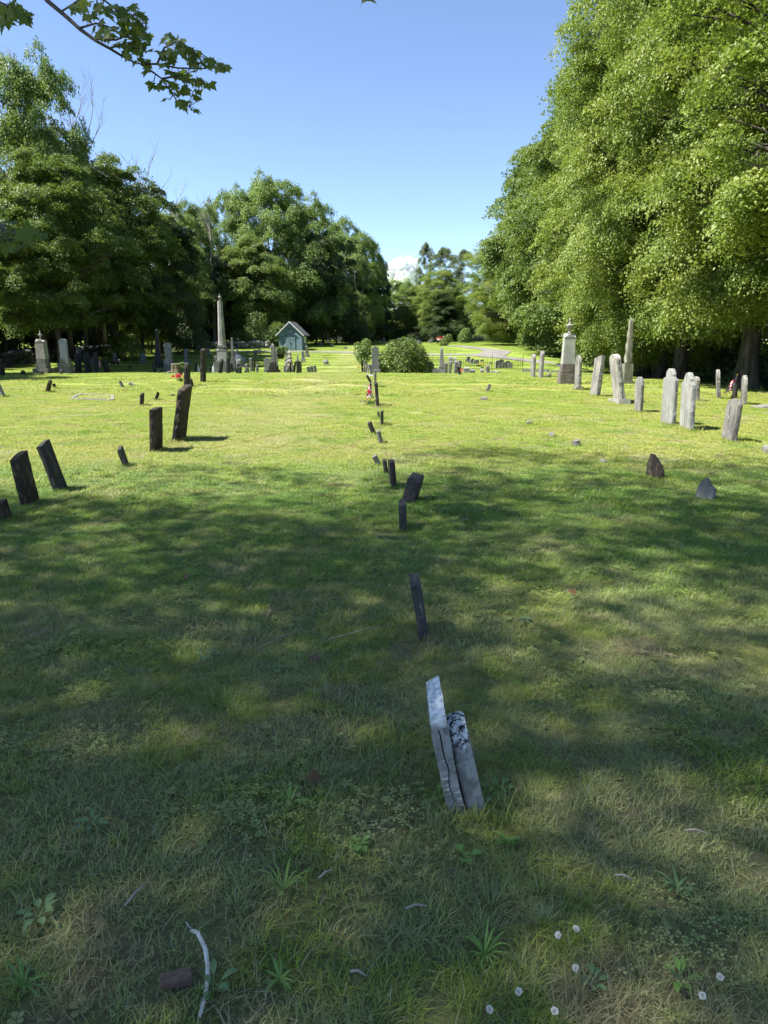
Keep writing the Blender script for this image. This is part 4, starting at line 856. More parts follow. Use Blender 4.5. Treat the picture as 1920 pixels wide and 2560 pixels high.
# ------------------------------------------------------------------ monuments
def urn_prof(s): return [(r * s, z * s) for r, z in ((.30, 0), (.30, .10), (.16, .14), (.13, .30), (.20, .42), (.42, .62), (.46, .86), (.50, .92), (.50, 1.0), (.34, 1.04), (.22, 1.18), (.13, 1.36), (.10, 1.50), (.17, 1.60), (.10, 1.72), (.015, 1.95))]
def monument(name, u, Y, segs, mats, label, cat='monument', group='tall family monuments', yaw=0, lean=0):
    """segs from the bottom up: (part, v_top, width_px_bottom, width_px_top, style, depth ratio); v of the foot comes first."""
    x = at(u, 900, Y).x; z0 = tz(x, Y); sc = Y / FPX * 1.0; k = 1 / (1 + .85 * abs(x) / Y)
    root = empty(name, (x, Y, z0), R(yaw)); tag(root, label, cat, group); z = -.15; objs = []
    for sg in segs:
        part, vt, w0, w1, style, dr = sg; zt = at(u, vt, Y).z - z0; w0 *= sc * k; w1 *= sc * k; bm = bmesh.new(); m = mats.get(part, mats['*'])
        h = zt - z
        if style == 'box': frustum(bm, w0, w0 * dr, w1, w1 * dr, z, zt, min(.02, w0 * .04))
        elif style == 'cap':
            frustum(bm, w0 * .86, w0 * dr * .86, w0, w0 * dr, z, z + h * .35, .006); frustum(bm, w0, w0 * dr, w0, w0 * dr, z + h * .35 + .002, z + h * .7, .006); frustum(bm, w0 * .95, w0 * dr * .95, w1, w1 * dr, z + h * .7 + .002, zt, .006)
        elif style == 'gable':       # die with a cross-gabled head
            zb = z + h * .86; frustum(bm, w0, w0 * dr, w1, w1 * dr, z, zb, .01)
            for a in (0, 90):
                hw = w1 / 2 * (1 if a == 0 else dr) * 1.06; dd = w1 / 2 * (dr if a == 0 else 1) * 1.06
                v = [bm.verts.new(c) for c in ((-hw, -dd, zb), (hw, -dd, zb), (0, -dd, zt), (-hw, dd, zb), (hw, dd, zb), (0, dd, zt))]
                for q in ((0, 1, 2), (5, 4, 3), (0, 2, 5, 3), (2, 1, 4, 5), (1, 0, 3, 4)): bm.faces.new([v[i] for i in q])
                if a: bmesh.ops.rotate(bm, cent=(0, 0, 0), matrix=Matrix.Rotation(R(90), 3, 'Z'), verts=v)
        elif style == 'pyramid': frustum(bm, w0, w0 * dr, w0 * .12, w0 * .12 * dr, z, zt, .003)
        elif style == 'obelisk':
            zp = zt - min(w1 * .9, h * .12); frustum(bm, w0, w0 * dr, w1, w1 * dr, z, zp, .012); frustum(bm, w1, w1 * dr, w1 * .1, w1 * .1, zp + .001, zt)
        elif style == 'octo':
            prof = [(w0 / 2 * 1.04, z), (w0 / 2 * 1.04, z + .03), (w0 / 2, z + .05), (w1 / 2, zt - .02), (w1 / 2, zt)]
            lathe(bm, prof, 8); [setattr(f, 'smooth', False) for f in bm.faces]; bmesh.ops.rotate(bm, cent=(0, 0, 0), matrix=Matrix.Rotation(R(22.5), 3, 'Z'), verts=bm.verts)
        elif style == 'urn':
            s = h / 1.95; lathe(bm, [(r, z + zz) for r, zz in urn_prof(s)], 20)
        elif style == 'ball': bmesh.ops.create_uvsphere(bm, u_segments=16, v_segments=10, radius=w0 / 2, matrix=Matrix.Translation((0, 0, z + w0 / 2)))
        elif style == 'tablet':      # thick headstone with curved top and a sunk panel frame
            pr = slab_bm('segment' if w1 >= w0 * .95 else 'segment', w0, w0 * dr, h, .001, .012, 3); bmesh.ops.translate(pr, verts=pr.verts, vec=(0, 0, z))
            tmp = bpy.data.meshes.new('t'); pr.to_mesh(tmp); pr.free(); bm.from_mesh(tmp)
        elif style == 'gtablet':
            pr = slab_bm('gable', w0, w0 * dr, h, .001, .012, 3); bmesh.ops.translate(pr, verts=pr.verts, vec=(0, 0, z))
            tmp = bpy.data.meshes.new('t'); pr.to_mesh(tmp); pr.free(); bm.from_mesh(tmp)
        elif style == 'rough':
            frustum(bm, w0, w0 * dr, w1, w1 * dr, z, zt); bmesh.ops.subdivide_edges(bm, edges=bm.edges, cuts=6, use_grid_fill=True)
            for v in bm.verts: v.co += Vector((mnoise.noise(v.co * 6), mnoise.noise(v.co * 6 + Vector((9, 0, 0))), mnoise.noise(v.co * 6 + Vector((0, 9, 0))) * .5)) * .045
        elif style == 'twist':
            N = 30; n = 28; rings = []
            for i in range(N + 1):
                t = i / N; ww = (w0 + (w1 - w0) * t) / 2; a0 = t * R(300); ring = []
                for q in range(n):
                    a = 2 * math.pi * q / n; f = 1 / max(abs(math.cos(a)), abs(math.sin(a))); rr = ww * f * (1 + .12 * math.sin(2 * a + a0 * 4.4))
                    ring.append(bm.verts.new((rr * math.cos(a), rr * math.sin(a), z + h * .93 * t)))
                rings.append(ring)
            for a, b in zip(rings, rings[1:]):
                for q in range(n): f_ = bm.faces.new((a[q], a[(q + 1) % n], b[(q + 1) % n], b[q])); f_.smooth = True
            tip = bm.verts.new((0, 0, zt))
            for q in range(n): bm.faces.new((rings[-1][q], rings[-1][(q + 1) % n], tip))
            bm.faces.new(rings[0][::-1])
        objs.append(bm_obj(part, bm, m, root)); z = zt + .002
    if lean: root.rotation_euler = (0, R(lean), R(yaw))
    return root
G = lambda m: {'*': m}
# left urn monument
monument('urn_monument', 107, 39.5, [('base', 921, 54, 54, 'box', 1), ('step', 908, 36, 36, 'box', 1), ('plinth', 898, 30, 30, 'box', 1), ('shaft', 848, 32, 28, 'gable', .9), ('urn', 826, 11, 11, 'urn', 1)],
         {'*': GREYST, 'shaft': stone_mat('sandy_marble', (.38, .36, .31), (.28, .265, .23), (.14, .13, .115), .7), 'urn': MARBLE2}, 'urn-topped monument on three steps at the left edge of the wood')
monument('headstone_monument', 162, 40, [('base', 908, 43, 43, 'box', .8), ('plinth', 895, 31, 31, 'box', .8), ('tablet', 847, 26, 25, 'tablet', .5)], {'*': GREYST, 'tablet': BLUEST}, 'pale blue tablet on two blocks right of the left urn monument', yaw=4)
monument('obelisk', 396, 47, [('base', 908, 34, 34, 'box', 1), ('step', 903, 22, 22, 'box', 1), ('pedestal', 882, 19, 17, 'box', 1), ('shaft', 829, 14, 9, 'box', 1), ('finial', 823, 8, 8, 'ball', 1)], {'*': BLACKG, 'finial': MARBLE2}, 'black obelisk with a pale ball in front of the left wood', 'obelisk')
monument('headstone_monument', 422, 45, [('base', 912, 29, 29, 'box', .9), ('plinth', 898, 24, 24, 'box', .9), ('tablet', 857, 19, 18, 'gable', .8)], {'*': MARBLE2, 'base': GREYST}, 'bright white square monument right of the black obelisk')
monument('obelisk', 557, 42, [('base', 918, 46, 46, 'box', 1), ('step', 903, 38, 38, 'box', 1), ('pedestal', 872, 29, 26, 'gable', 1), ('collar', 863, 25, 23, 'cap', 1), ('shaft', 752, 22, 14, 'octo', 1), ('urn', 733, 8, 8, 'urn', 1)],
         {'*': GREYST, 'shaft': stone_mat('banded_marble', (.34, .33, .31), (.22, .215, .21), (.11, .10, .11), .8), 'pedestal': stone_mat('panel_marble', (.36, .355, .33), (.26, .26, .25), (.13, .13, .12), .5), 'urn': MARBLE}, 'tallest obelisk with an urn on a panelled pedestal, left of the shed', 'obelisk')
monument('obelisk', 582, 45, [('base', 916, 15, 15, 'box', 1), ('pedestal', 899, 13, 12, 'box', 1), ('shaft', 843, 8.5, 5.5, 'obelisk', 1)], {'*': GREYST}, 'slim grey obelisk just right of the tallest one', 'obelisk')
monument('obelisk', 683, 40, [('base', 925, 34, 34, 'box', 1), ('step', 915, 23, 22, 'box', 1), ('plinth', 906, 16, 15, 'box', 1), ('shaft', 858, 12, 9, 'obelisk', 1)], {'*': GREYST, 'step': BROWNST, 'plinth': DARKST, 'base': BROWNST}, 'grey square column on dark steps in front of the white gabled stone', 'obelisk')
monument('headstone_monument', 668, 42, [('base', 925, 19, 19, 'box', .8), ('tablet', 894, 16, 16, 'gtablet', .6)], {'*': BLUEST, 'tablet': GRANITE}, 'pale grey gabled block half behind the grey square column')
monument('obelisk', 691, 45, [('base', 914, 10, 10, 'box', 1), ('shaft', 872, 7, 5, 'obelisk', 1)], {'*': MARBLE}, 'white slim shaft hidden behind the grey square column', 'obelisk')
monument('rough_monument', 722, 42, [('base', 914, 30, 27, 'rough', .8), ('shaft', 877, 20, 13, 'rough', .7)], {'*': stone_mat('rock_face', (.42, .39, .33), (.30, .28, .24), (.15, .14, .12), .4), 'base': GREYST}, 'rock-faced tapering monument on a broken base')
monument('headstone_monument', 744, 52, [('base', 904, 7, 7, 'box', 1), ('shaft', 888, 5, 4, 'obelisk', 1)], {'*': MARBLE2}, 'very small white obelisk right of the rock-faced monument')
monument('headstone_monument', 758, 52, [('base', 897, 12, 12, 'box', .7), ('tablet', 878, 8, 8, 'tablet', .4)], {'*': MARBLE2, 'tablet': BLUEST}, 'thin blue grey tablet on a white base below the shed')
monument('headstone_monument', 769, 58, [('base', 888, 14, 12, 'box', .8), ('step', 885, 10, 9, 'box', 1), ('shaft', 864, 8, 7, 'obelisk', 1)], {'*': MARBLE, 'shaft': GREYST}, 'grey column leaning left at the corner of the shed', lean=-5)
monument('headstone_monument', 938, 40, [('base', 922, 26, 26, 'box', .6), ('plinth', 911, 21, 21, 'box', .6), ('tablet', 865, 17, 17, 'gtablet', .45)], {'*': MARBLE2, 'plinth': GRANITE, 'tablet': GRANITE}, 'grey granite headstone with a white gabled top left of the big bush', yaw=3)
monument('obelisk', 1104, 42, [('base', 923, 22, 22, 'box', 1), ('step', 917, 15, 14, 'box', 1), ('shaft', 867, 11, 7, 'obelisk', 1)], {'*': MARBLE2, 'step': GREYST}, 'slim white marble obelisk right of the big bush', 'obelisk')
monument('headstone_monument', 1089, 41.5, [('block', 920, 12, 12, 'box', .8)], {'*': MARBLE2}, 'low white block between the big bush and the marble obelisk')
monument('tomb', 1167, 41.5, [('block', 921, 15, 15, 'box', .9), ('cap', 916, 17, 17, 'pyramid', .9)], {'*': MARBLE2}, 'white gabled block behind the dark leaning post', 'tomb')
monument('urn_monument', 1420, 28.6, [('base', 932, 49, 49, 'box', .9), ('plinth', 911, 40, 39, 'box', .9), ('shaft', 833, 37, 31, 'gable', .75), ('urn', 794, 16, 16, 'urn', 1)],
         {'*': stone_mat('stained_block', (.20, .17, .145), (.12, .105, .095), (.06, .05, .045), .5, (.4, .4, .38), .3), 'shaft': stone_mat('speckled_marble', (.40, .40, .37), (.30, .30, .28), (.12, .12, .11), .3), 'urn': MARBLE}, 'tall urn monument at the head of the right rows')
monument('obelisk', 1571, 28.6, [('base', 951, 33, 32, 'box', 1), ('pedestal', 909, 27, 29, 'box', 1), ('shaft', 793, 22, 12, 'twist', 1)], {'*': TWIST}, 'spiral-fluted obelisk under the maples on the right', 'obelisk')
# small crosses, statues
def plain(name, u, Y, bmf, mat, label, cat, group=None, vb=900):
    x = at(u, vb, Y).x; o = bm_obj(name, bmf(), mat); o.location = (x, Y, tz(x, Y)); return tag(o, label, cat, group)
def cross_bm():
    bm = bmesh.new(); box(bm, -.04, .04, -.04, .04, 0, .68); box(bm, -.2, .2, -.035, .035, .42, .5); box(bm, -.16, .16, -.1, .1, -.05, .06); return bm
cr_ = plain('grave_cross', 651, 61, cross_bm, MARBLE, 'small pale stone cross near the far stone wall', 'cross'); cr_.rotation_euler = (0, R(-8), .3)
def statue_bm():
    bm = bmesh.new(); prof = [(.34, -.05), (.36, .12), (.30, .2), (.34, .35), (.30, .55), (.17, .72), (.10, .84), (.13, .92), (.13, 1.02), (.05, 1.12)]
    lathe(bm, prof, 16)
    for v in bm.verts: v.co.x *= 1 + .4 * math.sin(v.co.z * 3); v.co.x += .12 * math.sin(v.co.z * 5); v.co.y *= .7
    frustum(bm, 1.0, .6, .95, .55, -.15, .04, .01); return bm
plain('grave_statue', 597, 48, statue_bm, BLUEST, 'pale blue kneeling stone figure right of the slim obelisk', 'statue')
# ------------------------------------------------------------------ shed
def shed():
    Y = 71.5; x = at(735, 870, Y).x; z0 = tz(x, Y) - .05; W, D, HE, HR = 2.16, 2.0, 1.60, 2.60
    root = empty('shed', (x, Y, z0), R(-9)); tag(root, 'small blue green clapboard shed with double doors under a white-edged gable roof', 'shed')
    n = NT('shed_clapboard'); ov = n.objvec((1, 1, 1), False); sx = n.n('SeparateXYZ'); n.l(ov, sx.inputs[0])
    pn = n.ramp(n.noise(ov, 5, 5, .6), .4, .65); paint = n.mix(pn, (.115, .185, .235), (.19, .275, .33)); paint = n.mix(n.ramp(n.noise(n.objvec((14, 14, 2), False), 1, 4), .55, .7, 0, .5), paint, (.07, .10, .10))
    PM = n.finish(paint, .7, .3, n.noise(ov, 30), .3, .004)
    WT = simple_mat('shed_trim', (.62, .66, .66), .6, .3, .3); RM = simple_mat('shed_shingles', (.13, .13, .14), .95, .1, .5, 30); GM = simple_mat('shed_glass', (.02, .03, .035), .1, .5, 0)
    bm = bmesh.new(); nb = 17
    # clapboards, each lapped over the one below, on four sides
    for k in range(nb * 2):
        zb = HR * k / (nb * 1.62 / 1.0); zt = zb + HR / (nb * 1.62) + .01
        if zb >= HR - .12: break
        hw = W / 2 if zb < HE else W / 2 * (HR - zb) / (HR - HE); hw2 = W / 2 if zt < HE else W / 2 * max(.02, (HR - zt) / (HR - HE))
        fl = .09 * max(0, 1 - zb / HE) * 0 + .0
        for yy, s in ((-D / 2, -1), (D / 2, 1)):
            v = [bm.verts.new(c) for c in ((-hw, yy + s * .03, zb), (hw, yy + s * .03, zb), (hw2, yy + s * .008, zt), (-hw2, yy + s * .008, zt))]; bm.faces.new(v)
            v2 = [bm.verts.new(c) for c in ((-hw, yy + s * .03, zb), (hw, yy + s * .03, zb), (hw, yy - s * .01, zb), (-hw, yy - s * .01, zb))]; bm.faces.new(v2)
        if zb < HE:
            zt2 = min(zt, HE)
            for s in (-1, 1):
                v = [bm.verts.new(c) for c in ((s * (W / 2 + .02), -D / 2, zb), (s * (W / 2 + .02), D / 2, zb), (s * (W / 2), D / 2, zt2), (s * (W / 2), -D / 2, zt2))]; bm.faces.new(v)
    box(bm, -W / 2 + .03, W / 2 - .03, -D / 2 + .03, D / 2 - .03, 0, HE)
    for v in bm.verts: v.co.x += -.10 * (v.co.z / HE) * (1 if v.co.x < 0 else .3)          # the old walls lean outward
    bm_obj('wall', bm, PM, root)
    bm = bmesh.new(); ov_ = .30
    for s in (-1, 1):
        sl = (HR - HE) / (W / 2); ex = W / 2 + ov_; M = None
        v = [bm.verts.new(c) for c in ((0, -D / 2 - .2, HR + .06), (0, D / 2 + .2, HR + .06), (s * ex, D / 2 + .2, HR + .06 - sl * ex), (s * ex, -D / 2 - .2, HR + .06 - sl * ex),
                                       (0, -D / 2 - .2, HR + .12), (0, D / 2 + .2, HR + .12), (s * ex, D / 2 + .2, HR + .12 - sl * ex), (s * ex, -D / 2 - .2, HR + .12 - sl * ex))]
        for q in ((0, 1, 2, 3), (7, 6, 5, 4), (3, 2, 6, 7), (0, 3, 7, 4), (1, 5, 6, 2)): bm.faces.new([v[i] for i in q])
    bmesh.ops.translate(bm, verts=bm.verts, vec=(-.06, 0, 0)); bm_obj('roof', bm, RM, root)
    bm = bmesh.new()
    for s in (-1, 1):
        sl = (HR - HE) / (W / 2); ex = W / 2 + ov_ + .02
        v = [bm.verts.new(c) for c in ((0, -D / 2 - .24, HR + .02), (s * ex, -D / 2 - .24, HR + .02 - sl * ex), (s * ex, -D / 2 - .24, HR + .14 - sl * ex), (0, -D / 2 - .24, HR + .14),
                                       (0, -D / 2 - .203, HR + .02), (s * ex, -D / 2 - .203, HR + .02 - sl * ex), (s * ex, -D / 2 - .203, HR + .14 - sl * ex), (0, -D / 2 - .203, HR + .14))]
        for q in ((0, 1, 2, 3), (7, 6, 5, 4), (0, 4, 5, 1), (3, 2, 6, 7), (1, 5, 6, 2)): bm.faces.new([v[i] for i in q])
    bmesh.ops.translate(bm, verts=bm.verts, vec=(-.06, 0, 0)); bm_obj('roof_trim', bm, WT, root)
    yf = -D / 2 - .035
    for s in (-1, 1):
        bm = bmesh.new(); x0, x1 = (-.50, -.035) if s < 0 else (-.025, .44)
        for k in range(4):
            w_ = (x1 - x0) / 4; box(bm, x0 + w_ * k + .004, x0 + w_ * (k + 1) - .004, yf - .03, yf, .04, 1.34)
        box(bm, x0 + .02, x1 - .02, yf - .045, yf - .031, .25, .35); box(bm, x0 + .02, x1 - .02, yf - .045, yf - .031, 1.05, 1.15)
        d_ = bm_obj('door', bm, PM, root); bm = bmesh.new(); box(bm, (x1 - .07 if s < 0 else x0 + .03), (x1 - .03 if s < 0 else x0 + .07), yf - .07, yf - .046, .66, .80); bm_obj('handle', bm, simple_mat('iron', (.03, .03, .03)), d_)
    bm = bmesh.new(); box(bm, -.62, .56, yf - .06, yf, 1.38, 1.46); bm_obj('lintel', bm, simple_mat('dark_board', (.05, .08, .09)), root)
    bm = bmesh.new(); box(bm, -.19, .13, yf - .02, yf + .0, 1.80, 2.08); wd = bm_obj('window', bm, GM, root)
    bm = bmesh.new(); box(bm, -.045, -.015, yf - .04, yf - .021, 1.80, 2.08); box(bm, -.19, .13, yf - .044, yf - .024, 1.925, 1.955); box(bm, -.21, .15, yf - .04, yf - .021, 1.77, 1.80); bm_obj('window_frame', bm, WT, wd)
    for s in (-1, 1):
        bm = bmesh.new(); xx = s * (W / 2 + .01) - (.10 if s < 0 else .03) * .5; box(bm, xx - .04, xx + .04, -D / 2 - .05, -D / 2 + .03, 0, HE); bm_obj('corner_board', bm, PM, root)
    bm = bmesh.new(); box(bm, W / 2 + .022, W / 2 + .05, -.35, .25, .75, 1.3); w2 = bm_obj('window', bm, WT, root)
shed()

# ------------------------------------------------------------------ stone walls, fences
def rock(bm, c, s, g, m=0):
    r = bmesh.ops.create_icosphere(bm, subdivisions=2, radius=1); o = Vector((g.uniform(0, 99), 0, 0))
    R3 = Matrix.Rotation(g.uniform(0, 6.28), 3, 'Z') @ Matrix.Rotation(g.uniform(-.4, .4), 3, 'X')
    for v in r['verts']:
        k = 1 + .35 * mnoise.noise(v.co * 1.3 + o); p = v.co * k
        p = Vector([max(-.82, min(.82, q)) for q in p]); v.co = R3 @ Vector((p.x * s[0], p.y * s[1], p.z * s[2])) + Vector(c)
def stone_wall(pts, h, mat, label, seed):
    g = random.Random(seed); bm = bmesh.new(); o0 = Vector((*pts[0], tz(*pts[0])))
    for (x0, y0), (x1, y1) in zip(pts, pts[1:]):
        L = math.hypot(x1 - x0, y1 - y0); k = 0.
        while k < L:
            for lay in range(3):
                t = (k + g.uniform(-.1, .1)) / L; x = x0 + (x1 - x0) * t + g.uniform(-.2, .2); y = y0 + (y1 - y0) * t + g.uniform(-.2, .2); s = g.uniform(.16, .34)
                rock(bm, (x - o0.x, y - o0.y, tz(x, y) - o0.z + h * (lay + .35) / 3), (s * 1.3, s, s * .75), g)
            k += .36
    o = bm_obj('stone_wall', bm, mat); o.location = o0; return tag(o, label, 'wall')
WALLM = stone_mat('field_stones', (.11, .115, .12), (.06, .065, .07), (.03, .03, .035), .4, (.26, .27, .27), .4)
WALLM2 = stone_mat('pale_field_stones', (.26, .26, .24), (.15, .15, .14), (.05, .05, .05), .4, (.45, .45, .42), .4)
stone_wall([(-27.5, 34), (-26.2, 42), (-24.6, 52), (-22.5, 60)], .95, WALLM, 'dark dry stone wall along the foot of the left wood', 1)
stone_wall([(-21.5, 71), (-16.5, 73), (-11.4, 74.5)], .75, WALLM2, 'low pale stone wall running from the big obelisk towards the shed', 2)
IRON = simple_mat('rusty_iron', (.075, .065, .055), .8, .3, .4)
def iron_fence():
    pts = [(3.0, 44.5), (6.6, 44.3), (8.4, 43.9)]; root = empty('iron_fence', (3.0, 44.5, tz(3, 44.5))); tag(root, 'low rusty iron picket fence round the plot right of the big bush', 'fence'); o0 = Vector((3.0, 44.5, tz(3, 44.5)))
    bm = bmesh.new(); rb = bmesh.new(); pk = 0
    for (x0, y0), (x1, y1) in zip(pts, pts[1:]):
        L = math.hypot(x1 - x0, y1 - y0); n = int(L / .13)
        for k in range(n):
            t = k / n; x = x0 + (x1 - x0) * t; y = y0 + (y1 - y0) * t; z = tz(x, y); p = Vector((x, y, z)) - o0
            tube(bm, [p, p + Vector((0, 0, .80)), p + Vector((0, 0, .83)), p + Vector((0, 0, .90))], [.007, .007, .011, .002], 5)
        for hh in (.18, .70):
            a = Vector((x0, y0, tz(x0, y0) + hh)) - o0; b = Vector((x1, y1, tz(x1, y1) + hh)) - o0; tube(rb, [a, b], [.009, .009], 4)
    bm_obj('picket_row', bm, IRON, root); bm_obj('rail', rb, IRON, root)
    for x, y in pts:
        b = bmesh.new(); p = Vector((x, y, tz(x, y))) - o0; tube(b, [p, p + Vector((0, 0, .95)), p + Vector((0, 0, 1.02))], [.016, .016, .006], 6); bm_obj('post', b, IRON, root)
iron_fence()
bm = bmesh.new(); g = random.Random(3)
o0 = Vector((8.6, 43.7, tz(8.6, 43.7)))
for k in range(7):
    x = 8.7 + k * .78; y = 43.6 - k * .35; p = Vector((x, y, tz(x, y) - .05)) - o0
    M = Matrix.Translation(p) @ Matrix.Rotation(-.42, 4, 'Z'); box(bm, -.37, .37, -.12, .12, 0, .26 + g.uniform(-.01, .02), M=M)
kb = bm_obj('stone_kerb', bm, GREYST); kb.location = o0; tag(kb, 'low stone kerb running downhill from the corner of the iron fence', 'kerb')
# far board fence below the maples
bm = bmesh.new(); x0, y0, x1, y1 = 14.2, 126, 22.0, 124; o0 = Vector((x0, y0, tz(x0, y0)))
for k in range(46):
    t = k / 46; x = x0 + (x1 - x0) * t; y = y0 + (y1 - y0) * t; z = tz(x, y) - o0.z; box(bm, x - o0.x, x - o0.x + .15, y - o0.y - .01, y - o0.y + .01, z, z + 1.7 + .02 * math.sin(k * 2.1))
rt = empty('wooden_fence', o0); tag(rt, 'dark board fence far away under the right trees', 'fence'); bm_obj('board_row', bm, simple_mat('grey_boards', (.13, .12, .11), .9, .2, .4), rt)
bm = bmesh.new(); box(bm, 0, x1 - x0, .02, .08, .4, .5); box(bm, 0, x1 - x0, .02, .08, 1.3, 1.4); q = bm_obj('rail', bm, simple_mat('grey_rail', (.10, .09, .08)), rt); q.rotation_euler = (0, 0, math.atan2(y1 - y0, x1 - x0))

# flat grave kerb in the grass on the left
def kerb():
    a, b, c, d = hit(178, 998), hit(281, 1003), hit(281, 990), hit(202, 987); bm = bmesh.new(); o = (a + b + c + d) / 4
    for p, q in ((a, b), (b, c), (c, d), (d, a)):
        dv = (q - p); L = dv.length; M = Matrix.Translation((p + q) / 2 - o) @ Matrix.Rotation(math.atan2(dv.y, dv.x), 4, 'Z'); box(bm, -L / 2 - .05, L / 2 - .06, -.045, .045, -.06, .040 + rng.uniform(-.006, .006), M=M)
    k = bm_obj('grave_kerb', bm, MARBLE); k.location = o; tag(k, 'pale rectangular kerb frame lying in the grass on the left lawn', 'kerb')
kerb()

# ------------------------------------------------------------------ tree stump, shrubs
def leaf_blob(name, mat, cs, n, leaf, seed, parent=None, up=.5):
    """cs: list of (x, y, z, r) lobes."""
    g = np.random.default_rng(seed); cs = np.array(cs, float); k = g.choice(len(cs), n, p=cs[:, 3] ** 2 / (cs[:, 3] ** 2).sum()); q = g.normal(0, 1, (n, 3)); q /= np.linalg.norm(q, axis=1)[:, None]
    C = cs[k, :3] + q * (cs[k, 3] * g.uniform(.72, 1.06, n))[:, None]; C[:, 2] = np.abs(C[:, 2])
    ln = q * .6 + g.normal(0, .4, (n, 3)) + np.array([0, 0, up]); ln /= np.linalg.norm(ln, axis=1)[:, None]
    # leaves point outward and up, long and narrow
    ta = q + np.array([0, 0, .5]) + g.normal(0, .5, (n, 3)); ta -= ln * (ta * ln).sum(1)[:, None]; ta /= np.linalg.norm(ta, axis=1)[:, None]; tb_ = np.cross(ln, ta); s = (leaf * g.uniform(.7, 1.25, n))[:, None]
    V = np.stack([C, C + ta * s * .5 + tb_ * s * .2 - ln * s * .04, C + ta * s - ln * s * .1, C + ta * s * .5 - tb_ * s * .2 - ln * s * .04], 1).reshape(-1, 3); b = np.arange(n)[:, None] * 4
    F = np.concatenate([b + np.array([[0, 1, 2]]), b + np.array([[0, 2, 3]])], 1).reshape(-1)
    return link(name, np_mesh(name, V, F, 3, np.repeat(g.random(n), 2)), mat, parent)
LEAF_RHODO = leaf_mat('rhododendron_leaves', (.075, .125, .025), (.15, .20, .05), (.12, .17, .035), tw=.15, rough=.35)
def shrub(name, u, Y, cs, n, leaf, mat, label, seed, stems=6, vb=920, trunk_h=.5, cat='shrub'):
    x = at(u, vb, Y).x; z = tz(x, Y); root = empty(name, (x, Y, z)); tag(root, label, cat); leaf_blob('foliage', mat, cs, n, leaf, seed, root)
    bm = bmesh.new(); g = random.Random(seed)
    for k in range(stems):
        c = g.choice(cs); a = g.uniform(0, 6.28); p0 = Vector((.08 * math.cos(a), .08 * math.sin(a), -.1)); p2 = Vector(c[:3]) * .9; p1 = Vector((p2.x * .4, p2.y * .4, p2.z * .6)); tube(bm, [p0, p1, p2], [.03, .022, .006], 5)
    bm_obj('stems', bm, TWIG, root); return root
cs = [(-.95, 0, .75, .75), (0, -.2, 1.0, .95), (.85, 0, .72, .78), (-.5, .1, 1.45, .55), (.35, 0, 1.55, .6), (1.25, 0, .45, .5), (-1.3, 0, .4, .48), (.1, -.4, .5, .8), (-.1, .2, 1.75, .35), (.8, -.2, 1.2, .5)]
shrub('rhododendron_bush', 1008, 40.5, [(a * .98, b, c * .97 - .02, d * .86) for a, b, c, d in cs], 9500, .15, LEAF_RHODO, 'big rounded glossy bush in the middle of the lawn crest', 1, 12)
shrub('leafy_shrub', 907, 44, [(-.18, 0, 1.2, .38), (.15, 0, 1.35, .38), (0, 0, .85, .34), (.22, 0, 1.75, .26), (-.3, 0, 1.6, .2), (.3, .1, 1.05, .3)], 2600, .12, LEAF_LIGHT, 'upright light green shrub left of the grey gabled headstone', 2, 9)
shrub('shrub', 312, 53, [(-.7, 0, .9, .8), (.4, 0, .9, .9), (0, .3, 1.4, .7), (1.0, 0, .6, .5)], 5200, .14, LEAF_GREEN, 'shaded green bush at the edge of the left wood beside the curved stone', 3, 9)
shrub('shrub', 470, 62, [(0, 0, 1.8, 1.4), (.5, 0, 3.2, 1.2), (-.8, 0, 1.0, 1.0), (1.0, .2, 1.2, 1.0)], 8000, .17, LEAF_DARK, 'tall dark shrub at the wood edge left of the big obelisk', 4, 9)
shrub('shrub', 640, 76, [(-1.5, 0, .9, 1.0), (0, 0, 1.4, 1.3), (1.4, 0, 1.0, 1.1), (2.4, 0, 1.5, 1.1), (.2, 0, 2.6, 1.1)], 8000, .19, LEAF_GREEN, 'bushes behind the pale stone wall left of the shed', 5, 9)
shrub('shrub', 882, 92, [(-.8, 0, 1.5, .8), (.3, 0, 1.9, .9), (1.2, 0, 1.4, .8)], 3600, .2, LEAF_DARK, 'dark umbrella-shaped shrub beyond the lawn right of the shed', 6, 7)
shrub('shrub', 1111, 84, [(0, 0, .5, .55), (.4, 0, .9, .4)], 1500, .14, LEAF_GREEN, 'little flowering shrub on the slope right of the big bush', 7, 5)
shrub('shrub', 1158, 96, [(0, 0, .7, .8), (.2, 0, 1.4, .6)], 2200, .17, LEAF_LIGHT, 'small light shrub at the end of the far tree line', 8, 5)
shrub('potted_plant', 702, 56, [(-.28, 0, .62, .26), (.02, 0, .68, .28), (.3, 0, .6, .26)], 1100, .13, LEAF_GREEN, 'leafy green plant in a dark pot right of the grey column', 9, 5, vb=888, cat='plant')
bm = bmesh.new(); lathe(bm, [(.20, 0), (.26, .3), (.29, .32), (.29, .38), (.24, .38)], 16); p_ = bm_obj('pot', bm, simple_mat('dark_pot', (.05, .035, .03))); p_.parent = [o for o in COL.objects if o.name == 'potted_plant'][0]
